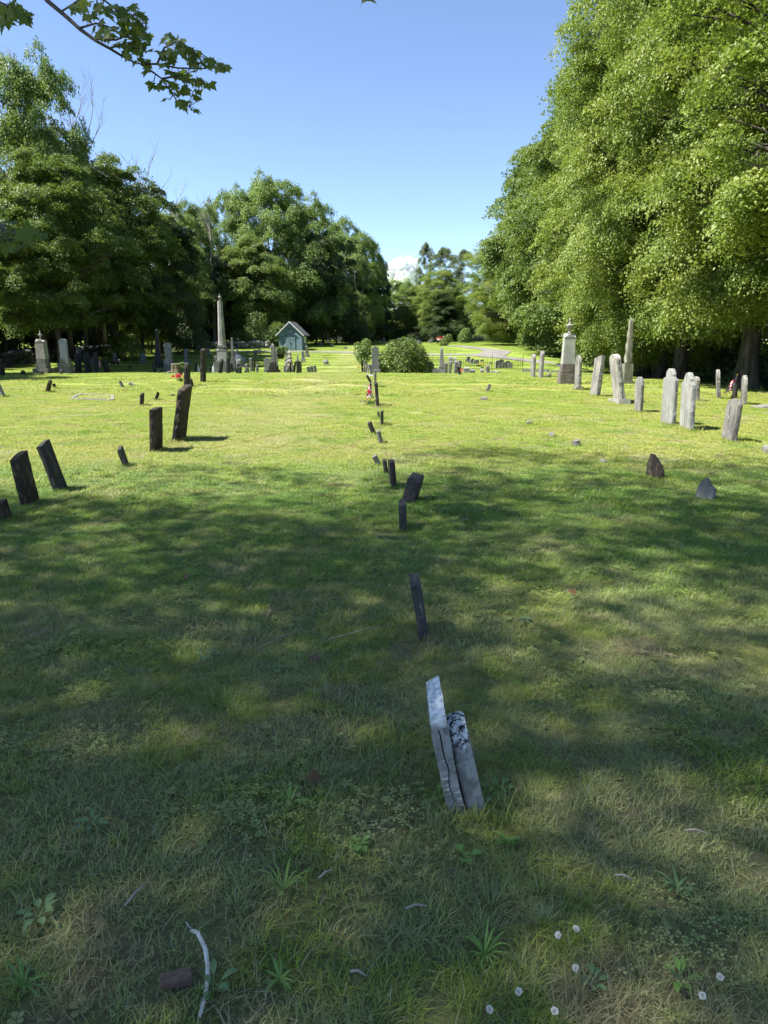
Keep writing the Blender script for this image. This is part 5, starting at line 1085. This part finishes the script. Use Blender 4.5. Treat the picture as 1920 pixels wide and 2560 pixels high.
def stump():
    Y = 38.2; x = at(440, 930, Y).x; root = empty('tree_stump', (x, Y, tz(x, Y))); tag(root, 'weathered tree stump with a pale flat top beside the bright white monument', 'stump'); bm = bmesh.new(); n = 26; prof = [(.40, -.1), (.30, .06), (.245, .25), (.235, .52)]
    for rr, z in prof: pass
    rings = [[bm.verts.new((rr * (1 + .10 * math.sin(5 * a) + .05 * math.sin(11 * a + z)) * math.cos(a), rr * (1 + .10 * math.sin(5 * a)) * math.sin(a), z)) for a in [2 * math.pi * k / n for k in range(n)]] for rr, z in prof]
    for a, b in zip(rings, rings[1:]):
        for k in range(n): bm.faces.new((a[k], a[(k + 1) % n], b[(k + 1) % n], b[k]))
    bm_obj('bark', bm, simple_mat('stump_bark', (.19, .16, .11), .95, .1, .8, 20), root); bm = bmesh.new(); bm.faces.new([bm.verts.new(v) for v in [(.225 * math.cos(2 * math.pi * k / 24), .225 * math.sin(2 * math.pi * k / 24), .525) for k in range(24)]]); r_ = bmesh.ops.extrude_face_region(bm, geom=bm.faces[:]); bmesh.ops.translate(bm, verts=[v for v in r_['geom'] if isinstance(v, bmesh.types.BMVert)], vec=(0, 0, .012)); bm_obj('cut_top', bm, simple_mat('cut_wood', (.55, .50, .40)), root)
    shrub('weeds', 452, 38.5, [(0, 0, .3, .16), (.08, 0, .5, .14), (-.25, 0, .12, .14), (.2, 0, .15, .12)], 380, .10, LEAF_LIGHT, 'tall leafy weeds growing beside the tree stump', 21, 5, vb=930, cat='plant')
    bm = bmesh.new(); rock(bm, (0, 0, .05), (.3, .2, .12), random.Random(5)); rock(bm, (.28, .05, .04), (.16, .14, .1), random.Random(6)); o = bm_obj('rubble', bm, WALLM2); q = at(424, 930, 38.2); o.location = (q.x, 38.2, tz(q.x, 38.2)); tag(o, 'low broken stones at the foot of the tree stump', 'rubble')
stump()

# ------------------------------------------------------------------ flags and flowers
RED = simple_mat('flag_red', (.60, .09, .12), .8, .1, .1); WHT = simple_mat('flag_white', (.75, .75, .75), .8, .1, .05); BLU = simple_mat('flag_blue', (.03, .05, .16), .8, .1, .1); POLE = simple_mat('dark_wood_pole', (.06, .05, .045)); GILT = simple_mat('gilt_tip', (.45, .32, .08), .4, .5)
def small_flag(u, vb, ut, vt, label, cols=True, Y=None, side=-1, drop=.32, fw=.16):
    if Y is None: p = hit(u, vb); Y = p.y
    else: q = at(u, vb, Y); p = Vector((q.x, Y, tz(q.x, Y)))
    q = at(ut, vt, Y) - p; root = empty('small_flag', p); tag(root, label, 'flag'); bm = bmesh.new(); tube(bm, [(0, 0, -.1), q * .98], [.006, .006], 6); bm_obj('pole', bm, POLE, root)
    bm = bmesh.new(); tube(bm, [q * .98, q * 1.0 + Vector((0, 0, .012)), q * 1.0 + Vector((0, 0, .04))], [.006, .012, .001], 6); bm_obj('finial', bm, GILT, root)
    # cloth hanging limp: hoist at the pole, the fly sagging in folds
    bm = bmesh.new(); nx, ny = 14, 13; top = q * .95; d = (q.normalized()) * -1; V = []
    for j in range(ny + 1):
        row = []
        for i in range(nx + 1):
            s = i / nx; h = drop * j / ny; x = side * fw * s * (.55 + .45 * j / ny); sag = .42 * drop * s ** 1.2
            pt = top + d * h * (1 - .15 * s) + Vector((x, .03 * math.sin(s * 9 + j * .2) * s, -sag)); row.append(bm.verts.new(pt))
        V.append(row)
    for j in range(ny):
        for i in range(nx):
            f = bm.faces.new((V[j][i], V[j][i + 1], V[j + 1][i + 1], V[j + 1][i])); f.smooth = True
            f.material_index = (2 if (j < 4 and i < 4) else (0 if (j // 2) % 2 == 0 else 1)) if cols else 1
    bm_obj('cloth', bm, [RED, WHT, BLU], root)
small_flag(932, 1010, 928, 950, 'small striped flag drooping over the bouquet in the centre row', side=-1, drop=.40, fw=.17)
small_flag(1826, 997, 1843, 938, 'small striped flag drooping between the two rounded stones on the right', side=-1, drop=.42, fw=.30)
small_flag(252, 925, 251, 893, 'faded small flag beside the brown slab on the left crest', Y=43, side=-1, drop=.5, fw=.2)
small_flag(495, 928, 493, 909, 'faded white small flag beside the black leaning stone', cols=False, Y=43, side=1, drop=.4, fw=.16)
small_flag(537, 930, 535, 907, 'white small flag at the left corner of the big obelisk', cols=False, Y=40, side=-1, drop=.5, fw=.2)
small_flag(591, 905, 590, 893, 'pale small flag by the slim grey obelisk', cols=False, Y=44, side=1, drop=.3, fw=.14)
PINK = simple_mat('pink_petals', (.72, .12, .20), .7, .2, .2); WPET = simple_mat('white_petals', (.85, .82, .74), .7, .2, .1); YPET = simple_mat('cream_petals', (.75, .62, .22), .7, .2, .1); PURP = simple_mat('purple_petals', (.35, .12, .35), .7, .2, .1)
def bouquet(p, sc, blooms, label, seed, name='bouquet'):
    g = random.Random(seed); root = empty(name, p); tag(root, label, 'flowers')
    for mat, n, (cx, cy, cz), sp, r in blooms:
        for k in range(n):
            c = Vector((cx + g.gauss(0, sp), cy + g.gauss(0, sp), cz + abs(g.gauss(0, sp * .7)))) * sc; bm = bmesh.new()
            for q in range(16):
                a = q * 2.4; e = .25 + 1.1 * q / 16; d = Vector((math.cos(a) * math.sin(e), math.sin(a) * math.sin(e), math.cos(e))); s = d.orthogonal().normalized(); t = d.cross(s); rr = r * sc
                v = [bm.verts.new(d * rr * .2), bm.verts.new(d * rr * .8 + s * rr * .35), bm.verts.new(d * rr * 1.1), bm.verts.new(d * rr * .8 - s * rr * .35)]; bm.faces.new(v)
            bm_obj('flower', bm, mat, root, c)
    bm = bmesh.new()
    for k in range(46):
        a = g.uniform(0, 6.28); r = g.uniform(.03, .20) * sc; z = g.uniform(.0, .16) * sc; p0 = Vector((r * .3 * math.cos(a), r * .3 * math.sin(a), 0)); p1 = Vector((r * math.cos(a), r * math.sin(a), z)); s = Vector((-math.sin(a), math.cos(a), 0)) * .012 * sc
        bm.faces.new([bm.verts.new(v) for v in (p0, p0.lerp(p1, .5) + s * 1.4 + Vector((0, 0, .02)), p1, p0.lerp(p1, .5) - s * 1.4 + Vector((0, 0, .02)))])
    bm_obj('leaves', bm, LEAF_GREEN_S, root)
LEAF_GREEN_S = simple_mat('bouquet_green', (.08, .16, .03), .6, .3, .3)
bouquet(hit(926, 1012), 1.0, [(WPET, 7, (0, 0, .17), .05, .055), (PINK, 6, (-.05, 0, .30), .045, .055), (YPET, 7, (.0, -.08, .10), .07, .035), (YPET, 3, (.14, 0, .24), .02, .04), (PURP, 4, (-.17, -.02, .06), .03, .03)], 'white and red flower bouquet with yellow sprigs at the foot of the striped flag', 1)
bq = at(452, 958, 30.6); bouquet(Vector((bq.x, 30.6, tz(bq.x, 30.6))), 1.1, [(PINK, 9, (-.02, 0, .12), .09, .085)], 'red flowers beside the round-topped dark slab', 2)
for u_, v_, Y_, s_, lb, bl in ((1101, 862, 84, 1.5, 'pink and white flowers on the slope above the marble obelisk', [(PINK, 6, (.05, 0, .5), .1, .12), (WPET, 5, (-.1, 0, .4), .12, .12)]), (1155, 928, 42, 1.0, 'faded pink flowers behind the dark leaning post', [(PINK, 6, (0, 0, .18), .08, .07), (WPET, 2, (.1, 0, .12), .05, .06)]),
                               (1206, 917, 47, 1.1, 'yellow flowers in front of the iron fence', [(YPET, 8, (0, 0, .2), .12, .06)]), (900, 922, 43, .9, 'yellow and white flowers under the leafy shrub', [(YPET, 5, (-.06, 0, .35), .05, .06), (WPET, 3, (-.1, 0, .1), .03, .05)])):
    q = at(u_, v_, Y_); bouquet(Vector((q.x, Y_, tz(q.x, Y_))), s_, bl, lb, int(u_))
bm = bmesh.new(); box(bm, -.14, .14, -.10, .10, 0, .03); bmesh.ops.bevel(bm, geom=bm.edges[:], offset=.01, segments=2, affect='EDGES'); pq = bm_obj('grave_plaque', bm, MARBLE2); pq.location = hit(925, 943) + Vector((0, 0, .05)); pq.rotation_euler = (R(28), 0, .2); pq.scale = (1.1, 1.1, 1.1); tag(pq, 'small white plaque lying beside the dark stub in the centre row', 'plaque')

# ------------------------------------------------------------------ hanging maple branches at the top left
def maple_leaf(bm, p, tip, nrm, s, g, m=0):
    """A five-lobed leaf, folded a little along its lobes; stalk end at p."""
    tip = tip.normalized(); nrm = (nrm - tip * nrm.dot(tip)).normalized(); sd = tip.cross(nrm)
    half = [(0, 0), (.10, .02), (.36, -.06), (.30, .10), (.52, .22), (.50, .30), (.62, .46), (.42, .44), (.34, .50), (.22, .44), (.24, .64), (.15, .68), (0, 1.0)]
    cv = g.uniform(.05, .28); tw = g.uniform(-.15, .15)
    def P(x, y): return p + (sd * x + tip * y + nrm * (-cv * (x * x + .5 * y * y) + .10 * abs(x) + tw * x * y)) * s
    mid = [bm.verts.new(P(0, y)) for y in (0, .3, .6, 1.0)]
    for sg in (-1, 1):
        pts = [bm.verts.new(P(x * sg, y)) for x, y in half[1:-1]]
        for q in ([mid[0], pts[0], pts[1], pts[2], mid[1]], [mid[1], pts[2], pts[3], pts[4], pts[5], pts[6]], [mid[1], pts[6], pts[7], pts[8], mid[2]][0:5], [mid[2], pts[8], pts[9], pts[10], mid[3]]):
            f = bm.faces.new(q if sg > 0 else q[::-1]); f.material_index = m
LEAF_HANG = leaf_mat('hanging_maple_leaves', (.045, .080, .016), (.075, .115, .026), (.06, .10, .02), trans=(.34, .46, .03), tw=.42, rough=.75)
def hang(dist, main, side, clusters, leaf_px, label_, seed, r0=.018, parent=None):
    g = random.Random(seed)
    def W(u, v, dd=0.): return at(u, v, dist + dd)
    bm = bmesh.new(); M = [W(u, v, .12 * math.sin(i * .9)) for i, (u, v) in enumerate(main)]; n = len(M)
    tube(bm, M, [r0 * (1 - .75 * i / (n - 1)) for i in range(n)], 8)
    for s in side:
        pts = [W(u, v, .10 * math.sin(i + len(s))) for i, (u, v) in enumerate(s)]; tube(bm, pts, [r0 * .42 * (1 - .7 * i / (len(pts) - 1)) for i in range(len(pts))], 6)
    nodes = []
    for s in [main[len(main) // 2:]] + list(side):
        for (u0, v0), (u1, v1) in zip(s, s[1:]):
            for k in range(4): nodes.append((u0 + (u1 - u0) * k / 4, v0 + (v1 - v0) * k / 4))
    lb = bmesh.new(); s_ = leaf_px / FPX * dist
    for u0, v0, ru, rv, cnt in clusters:
        for k in range(cnt):
            a = g.uniform(0, 6.28); r = math.sqrt(g.random()); u = u0 + ru * r * math.cos(a); v = v0 + rv * r * math.sin(a)
            nu, nv = min(nodes, key=lambda q: (q[0] - u) ** 2 + (q[1] - v) ** 2 + g.uniform(0, 300)); dd = g.uniform(-.35, .35); p = W(u, v, dd); q = W(nu, nv, .06)
            if (p - q).length > .05:
                m_ = p.lerp(q, .5) + Vector((0, 0, -.02)); tube(bm, [q, m_, p], [.0035, .0022, .0016], 4)
            tip = (p - q).normalized() * .6 + Vector((g.uniform(-.6, .9), g.uniform(-.6, .6), g.uniform(-.9, -.1))); nrm = Vector((g.uniform(-.7, .7), g.uniform(-1.0, -.1), g.uniform(.1, 1.1)))
            maple_leaf(lb, p, tip, nrm, s_ * g.uniform(.65, 1.2), g)
    me = bpy.data.meshes.new('twigs'); bmesh.ops.recalc_face_normals(bm, faces=bm.faces); bm.to_mesh(me); bm.free(); b = link('branch', me, TWIG, parent); b['label'] = label_
    me = bpy.data.meshes.new('leaves'); lb.to_mesh(me); nf = len(me.polygons); a_ = me.attributes.new('rnd', 'FLOAT', 'FACE'); lv = [g.random() for _ in range(nf // 8 + 1)]; a_.data.foreach_set('value', [lv[i // 8] for i in range(nf)]); lb.free()
    l = link('branch_leaves', me, LEAF_HANG, parent)
    if parent:
        for o in (b, l): o.matrix_parent_inverse = (Matrix.Translation(parent.location) @ Matrix.Rotation(parent.rotation_euler.z, 4, 'Z')).inverted()
hang(6.0, [(40, -130), (85, -50), (116, 0), (166, 42), (200, 73), (240, 102), (274, 121), (305, 140), (332, 154), (352, 160)],
     [[(352, 160), (393, 160), (444, 170), (501, 172), (550, 166), (566, 163)], [(352, 160), (372, 173), (405, 197), (428, 231), (447, 258), (480, 268)], [(155, 28), (185, 8), (220, -20)], [(200, 70), (240, 58), (270, 66), (300, 82)], [(228, 96), (290, 100), (320, 88), (345, 110)],
      [(190, -20), (260, 0), (300, 30), (345, 40), (372, 70)], [(275, 121), (300, 110), (340, 120), (368, 128)], [(393, 160), (410, 120), (440, 105), (480, 130), (520, 150)], [(405, 197), (440, 190), (480, 200), (510, 200)]],
     [(184, 16, 10, 8, 4), (215, 32, 16, 14, 6), (205, 2, 16, 12, 6), (250, 66, 14, 14, 5), (272, 86, 20, 14, 9), (262, 22, 40, 18, 15), (318, 30, 30, 18, 13), (350, 42, 14, 14, 6), (318, 66, 42, 20, 22), (352, 88, 24, 22, 15), (298, 110, 16, 12, 8), (345, 122, 36, 18, 19), (352, 147, 16, 10, 6), (318, 137, 8, 4, 2),
      (418, 92, 14, 8, 6), (412, 116, 22, 16, 11), (452, 102, 16, 10, 7), (434, 140, 26, 14, 11), (470, 132, 34, 16, 15), (500, 150, 30, 16, 15), (544, 164, 20, 10, 9), (566, 166, 8, 6, 4), (362, 170, 10, 7, 4), (405, 160, 14, 8, 5), (452, 178, 34, 12, 13), (388, 208, 12, 8, 5), (420, 205, 26, 12, 9), (482, 196, 26, 14, 10), (515, 202, 12, 10, 5), (450, 226, 24, 14, 9), (492, 236, 16, 18, 8), (455, 258, 24, 10, 9), (412, 247, 8, 4, 2), (486, 270, 10, 5, 3)],
     23, 'long bare branch sweeping down from the top left with dark leaves at its tip', 3, .020, OVER)
hang(4.2, [(-120, -60), (-40, -10), (20, 14), (45, 25)], [[(20, 14), (40, 30), (62, 42)]], [(6, 22, 16, 14, 6), (20, 42, 12, 8, 3), (38, 12, 10, 8, 2), (60, 40, 12, 12, 3)], 38, 'leafy twig reaching in at the top left corner', 5, .010, OVER)
hang(2.7, [(-160, 500), (-60, 548), (0, 560), (40, 572)], [[(0, 560), (30, 590), (60, 600)]], [(15, 572, 38, 22, 12), (62, 572, 30, 14, 7), (35, 600, 40, 14, 9), (5, 596, 26, 16, 6), (85, 590, 12, 10, 3)], 36, 'near leaves hanging in at the left border', 6, .006, OVER)
hang(3.6, [(900, -60), (905, -20), (903, -8)], [], [(905, -4, 18, 3, 3)], 26, 'leaf tips hanging in at the top centre', 8, .006, OVER)

# ------------------------------------------------------------------ things lying in the near grass
def stick():
    P = [(470, 2358, .05), (478, 2364, .045), (497, 2378, .04), (515, 2402, .035), (521, 2440, .03), (521, 2478, .022), (515, 2520, .018), (500, 2562, .014)]
    pts = [hit(u, v) + Vector((0, 0, z)) for u, v, z in P]; o0 = pts[0].copy(); bm = bmesh.new(); tube(bm, [p - o0 for p in pts], [.001, .0045, .0055, .0056, .0058, .0056, .005, .0045], 10)
    n = NT('peeling_bark'); ov = n.objvec((1, 1, 1), False); c = n.mix(n.ramp(n.noise(ov, 30, 5, .7), .42, .58), (.42, .39, .34), (.62, .61, .57)); c = n.mix(n.ramp(n.noise(ov, 14, 3), .58, .64), c, (.05, .05, .04)); M = n.finish(c, .85, .2, n.noise(ov, 60), .6, .003)
    o = bm_obj('stick', bm, M); o.location = o0; tag(o, 'pale curved stick with peeling bark in the foreground', 'stick')
stick()
def brick():
    p = hit(445, 2478); bm = bmesh.new(); box(bm, -.036, .036, -.014, .014, -.02, .014); bmesh.ops.subdivide_edges(bm, edges=bm.edges, cuts=5, use_grid_fill=True); g = random.Random(2)
    for v in bm.verts: v.co += Vector((g.gauss(0, .001), g.gauss(0, .001), g.gauss(0, .0008))) + v.co * mnoise.noise(v.co * 25) * .10
    o = bm_obj('brick_fragment', bm, simple_mat('worn_brick', (.17, .115, .09), .95, .1, .5, 60)); o.location = p + Vector((0, 0, .022)); o.rotation_euler = (R(14), R(-4), R(16)); tag(o, 'worn brown brick fragment beside the pale stick', 'brick')
brick()
def clover(u, v, label, hh=.055):
    p = hit(u, v + hh * 600); root = empty('clover_flower', p); g = random.Random(int(u)); tag(root, label, 'flower', 'white clover flowers in the near grass'); bm = bmesh.new(); top = Vector((g.uniform(-.008, .008), 0, hh)); tube(bm, [(0, 0, 0), top * .5 + Vector((.003, 0, 0)), top], [.0011, .001, .0009], 5); bm_obj('stem', bm, LEAF_GREEN_S, root)
    bm = bmesh.new()
    for q in range(70):
        z = 1 - 1.75 * (q + .5) / 70; a = q * 2.4; r = math.sqrt(max(0, 1 - z * z)); d = Vector((r * math.cos(a), r * math.sin(a), z)); s = d.orthogonal().normalized() * .0019; e = .0086 * g.uniform(.8, 1.1)
        t = d.cross(s).normalized() * .0019
        v4 = [bm.verts.new(d * .002 + s), bm.verts.new(d * .002 - s), bm.verts.new(d * e - s * .5 + Vector((0, 0, .002))), bm.verts.new(d * e + s * .5 + Vector((0, 0, .002)))]; bm.faces.new(v4)
        v4 = [bm.verts.new(d * .002 + t), bm.verts.new(d * .002 - t), bm.verts.new(d * e * .95 - t), bm.verts.new(d * e * .95 + t)]; bm.faces.new(v4)
    bmesh.ops.create_icosphere(bm, subdivisions=2, radius=.0046)
    fh = bm_obj('flower_head', bm, WPET, root, top); fh.scale = (1, 1, g.uniform(.75, 1.0)); fh.rotation_euler = (g.uniform(-.3, .3), g.uniform(-.4, .4), 0)
for u_, v_, lb in ((1394, 2350, 'highest white clover head, left one of the upper pair'), (1440, 2343, 'white clover head beside a pale leaf, right one of the upper pair'), (1426, 2451, 'white clover head alone in the middle of the lower right'), (1288, 2496, 'white clover head on the left above the two at the bottom edge'),
                   (1228, 2545, 'white clover head at the bottom edge, left one of the pair'), (1380, 2551, 'white clover head at the bottom edge, right one of the pair'), (1750, 2523, 'white clover head farthest to the right'), (1789, 2461, 'small unopened clover head near the right corner')):
    clover(u_, v_, lb)
WEED = leaf_mat('weed_leaves', (.15, .28, .06), (.21, .36, .08), (.18, .31, .07), tw=.25); WEEDB = leaf_mat('bluish_weed_leaves', (.13, .22, .09), (.18, .28, .11), (.15, .24, .09), tw=.2)
def weed(u, v, n, L, wd, rise, mat, label, name='broadleaf_weed', seed=0, narrow=False):
    p = hit(u, v); g = random.Random(seed or int(u * 3 + v)); bm = bmesh.new()
    if narrow: n = n * 2; L *= .62; wd *= .6
    for k in range(n):
        a = 6.283 * k / n + g.uniform(-.4, .4); l = L * g.uniform(.5, 1.15); up = rise * g.uniform(.5, 1.5); d = Vector((math.cos(a), math.sin(a), 0)); s = Vector((-d.y, d.x, 0)); rows = []
        for q in range(7):
            t = q / 6; ww = (max(.06, math.sin(math.pi * max(0, (t - .32) / .68))) if not narrow else math.sin(math.pi * min(1, .08 + t * .92)) ** .5) * wd * (1 - .3 * t) * g.uniform(.9, 1.1); c = d * l * t + Vector((0, 0, l * (up * t - .55 * up * t * t * 1.2) + .01)); rows.append([bm.verts.new(c + s * ww + Vector((0, 0, ww * .35))), bm.verts.new(c), bm.verts.new(c - s * ww + Vector((0, 0, ww * .35)))])
        for r0_, r1_ in zip(rows, rows[1:]):
            for j in (0, 1): f = bm.faces.new((r0_[j], r0_[j + 1], r1_[j + 1], r1_[j])); f.smooth = True
    me = bpy.data.meshes.new(name); bm.to_mesh(me); bm.free(); a_ = me.attributes.new('rnd', 'FLOAT', 'FACE'); a_.data.foreach_set('value', [g.random() * .3 + .4 for _ in me.polygons]); o = link(name, me, mat); o.location = p; return tag(o, label, 'weed')
weed(100, 2300, 8, .075, .013, .9, WEEDB, 'broad-leaved weed near the lower left border')
weed(232, 2075, 9, .07, .011, .7, WEEDB, 'blue green leafy weed in the lower left')
weed(1192, 2025, 6, .075, .020, .7, WEEDB, 'broad-leaved weed at the foot of the short white-topped stone')
weed(1090, 2010, 7, .06, .012, .8, WEED, 'leafy weed at the left foot of the split gravestone')
weed(1245, 1985, 8, .055, .014, .9, WEED, 'pale leafy weed right of the short white-topped stone')
weed(1165, 2165, 5, .05, .018, .8, WEED, 'small bright weed below the split gravestone')
weed(1270, 2120, 6, .075, .010, .9, WEED, 'bright narrow-leaved weed right of the split gravestone', narrow=True)
weed(725, 2020, 8, .12, .006, 1.5, WEED, 'bright green grass clump left of the split gravestone', 'grass_clump', narrow=True)
weed(710, 2240, 9, .16, .0035, 1.9, WEED, 'tall thin grass clump in the middle foreground', 'grass_clump', narrow=True)
weed(895, 2130, 8, .045, .016, .8, WEED, 'little bright weed tuft below and left of the split gravestone')
weed(535, 2495, 8, .06, .010, .9, WEEDB, 'weed growing beside the lower end of the pale stick')
weed(700, 2460, 5, .10, .007, .8, WEED, 'light green blades right of the pale stick', 'grass_clump', narrow=True)
weed(1480, 2555 - 70, 9, .045, .009, .8, WEEDB, 'low weed among the clover on the right')
weed(1700, 2470, 7, .06, .010, 1.1, WEED, 'bright yellow green weed in the lower right corner')
weed(1690, 2240, 8, .12, .008, 1.2, WEEDB, 'coarse grass clump at the right below the dry patch', 'grass_clump', narrow=True)
weed(1210, 2400, 8, .13, .005, 1.4, WEED, 'loose green grass clump left of the clover', 'grass_clump', narrow=True)
weed(60, 2480, 7, .14, .006, 1.4, WEED, 'long green blades in the lower left corner', 'grass_clump', narrow=True)
weed(690, 1680, 6, .07, .018, .5, WEEDB, 'dark leafy weed in the shaded middle left')
weed(1310, 1560, 6, .06, .018, .5, WEEDB, 'pale leafed weed right of the dark grey stone')
weed(520, 1650, 7, .08, .02, .5, WEEDB, 'broad dark weed on the worn patch at left centre')
DRYT = simple_mat('dry_twig', (.30, .27, .22))
for u_, v_, a_, L_, lb in ((1738, 2110, -.25, .07, 'short pale twig lying in the right foreground'), (1558, 2225, -.4, .05, 'short white twig on the dry patch'), (815, 2215, .7, .05, 'grey wood chip in the middle foreground'), (1745, 2100, 0, 0, ''), (895, 2465, -.3, .04, 'white wood chip right of the pale stick'), (1040, 2305, .15, .06, 'thin dry stalk left of the clover'), (342, 2270, 1.2, .09, 'grey dry twig left of centre in the foreground'), (700, 1610, .9, .35, 'thin dry twig on the worn ground at left centre'), (905, 1590, .6, .42, 'long bare twig left of the dark grey stone')):
    if not L_: continue
    p = hit(u_, v_); bm = bmesh.new(); d = Vector((math.cos(a_), math.sin(a_), 0)) * L_ / 2; r_ = .0032 if L_ < .2 else .0022; tube(bm, [-d, Vector((0, .006, .004)), d], [r_, r_ * 1.1, r_ * .6], 6); o = bm_obj('twig', bm, DRYT); o.location = p + Vector((0, 0, .03)); tag(o, lb, 'twig')
# fallen leaves and dark specks on the mown grass
DRYL = leaf_mat('dry_leaves', (.14, .07, .035), (.22, .13, .07), (.10, .05, .03), tw=.1)
for u_, v_, lb in ((1425, 1498, 'curled brown fallen leaf on the grass right of centre'), (938, 1232, 'small reddish fallen leaf left of the tilted stone'), (460, 1462, 'dark fallen leaf in the shade at left centre'), (1160, 1312, 'orange brown fallen leaf near the middle of the shade'), (784, 1675, 'pale fallen leaf scrap left of the split gravestone'), (800, 1968, 'curled tan fallen leaf left of the split gravestone foot')):
    p = hit(u_, v_); bm = bmesh.new(); maple_leaf(bm, Vector((0, 0, .045)), Vector((rng.uniform(-1, 1), rng.uniform(-1, 1), .25)), Vector((0, -.4, 1)), .055, random.Random(int(u_))); o = bm_obj('fallen_leaf', bm, DRYL); o.location = p; tag(o, lb, 'fallen leaf')
# ------------------------------------------------------------------ cloud beyond the far trees
def cloud():
    g = random.Random(9); bm = bmesh.new(); Y = 1300; c0 = at(1004, 680, Y)
    for u, v, r in ((978, 676, 16), (992, 664, 15), (1006, 668, 20), (1022, 660, 16), (1034, 662, 14), (1012, 690, 24), (990, 694, 20), (1036, 684, 18), (968, 690, 12), (1048, 692, 12), (1000, 712, 22), (1030, 712, 22)):
        q = at(u, v, Y + g.uniform(-10, 10)) - c0; rr = r / FPX * Y; s = bmesh.ops.create_icosphere(bm, subdivisions=5, radius=rr); o = Vector((g.uniform(0, 50), 0, 0))
        for vv in s['verts']:
            d = vv.co.normalized(); vv.co += d * rr * (.26 * mnoise.noise(d * 2.2 + o) + .13 * mnoise.noise(d * 5 + o) + .07 * mnoise.noise(d * 11 + o)); vv.co += q
    n = NT('cloud_white'); M = n.finish((.93, .94, .96), 1, 0); tb = n.n('BsdfTranslucent', i={'Color': (.95, .96, 1, 1)}); mx = n.n('MixShader', i={0: .5}); n.l(n.b.outputs[0], mx.inputs[1]); n.l(tb.outputs[0], mx.inputs[2]); n.l(mx.outputs[0], n.out.inputs[0])
    o = bm_obj('cloud', bm, M, smooth=True); o.location = c0; tag(o, 'small white cumulus cloud above the far trees', kind='structure')
cloud()
# ------------------------------------------------------------------ the grass object (tufts round the stones included)
gme = bpy.data.meshes.new('grass'); gme.from_pydata(P, [], [])
for nm, ty, dat in (('rz', 'FLOAT', RZ), ('scl', 'FLOAT', SCL), ('idx', 'INT', IDX)):
    gme.attributes.new(nm, ty, 'POINT').data.foreach_set('value', dat)
grass = link('grass', gme, BLADE); tag(grass, 'short mown grass covering the whole lawn', 'grass', kind='stuff')
ng = bpy.data.node_groups.new('grass_nodes', 'GeometryNodeTree')
ng.interface.new_socket('Geometry', in_out='INPUT', socket_type='NodeSocketGeometry'); ng.interface.new_socket('Geometry', in_out='OUTPUT', socket_type='NodeSocketGeometry')
gi = ng.nodes.new('NodeGroupInput'); go = ng.nodes.new('NodeGroupOutput'); iop = ng.nodes.new('GeometryNodeInstanceOnPoints')
ci = ng.nodes.new('GeometryNodeCollectionInfo'); ci.inputs[0].default_value = PATCH; ci.inputs['Separate Children'].default_value = True; ci.inputs['Reset Children'].default_value = True
def nattr(nm, ty):
    a = ng.nodes.new('GeometryNodeInputNamedAttribute'); a.data_type = ty; a.inputs[0].default_value = nm
    return a.outputs[0]
cx_ = ng.nodes.new('ShaderNodeCombineXYZ'); ng.links.new(nattr('rz', 'FLOAT'), cx_.inputs[2])
ng.links.new(gi.outputs[0], iop.inputs['Points']); ng.links.new(ci.outputs[0], iop.inputs['Instance'])
iop.inputs['Pick Instance'].default_value = True
ng.links.new(nattr('idx', 'INT'), iop.inputs['Instance Index']); ng.links.new(cx_.outputs[0], iop.inputs['Rotation'])
ng.links.new(nattr('scl', 'FLOAT'), iop.inputs['Scale']); ng.links.new(iop.outputs[0], go.inputs[0])
grass.modifiers.new('grass', 'NODES').node_group = ng
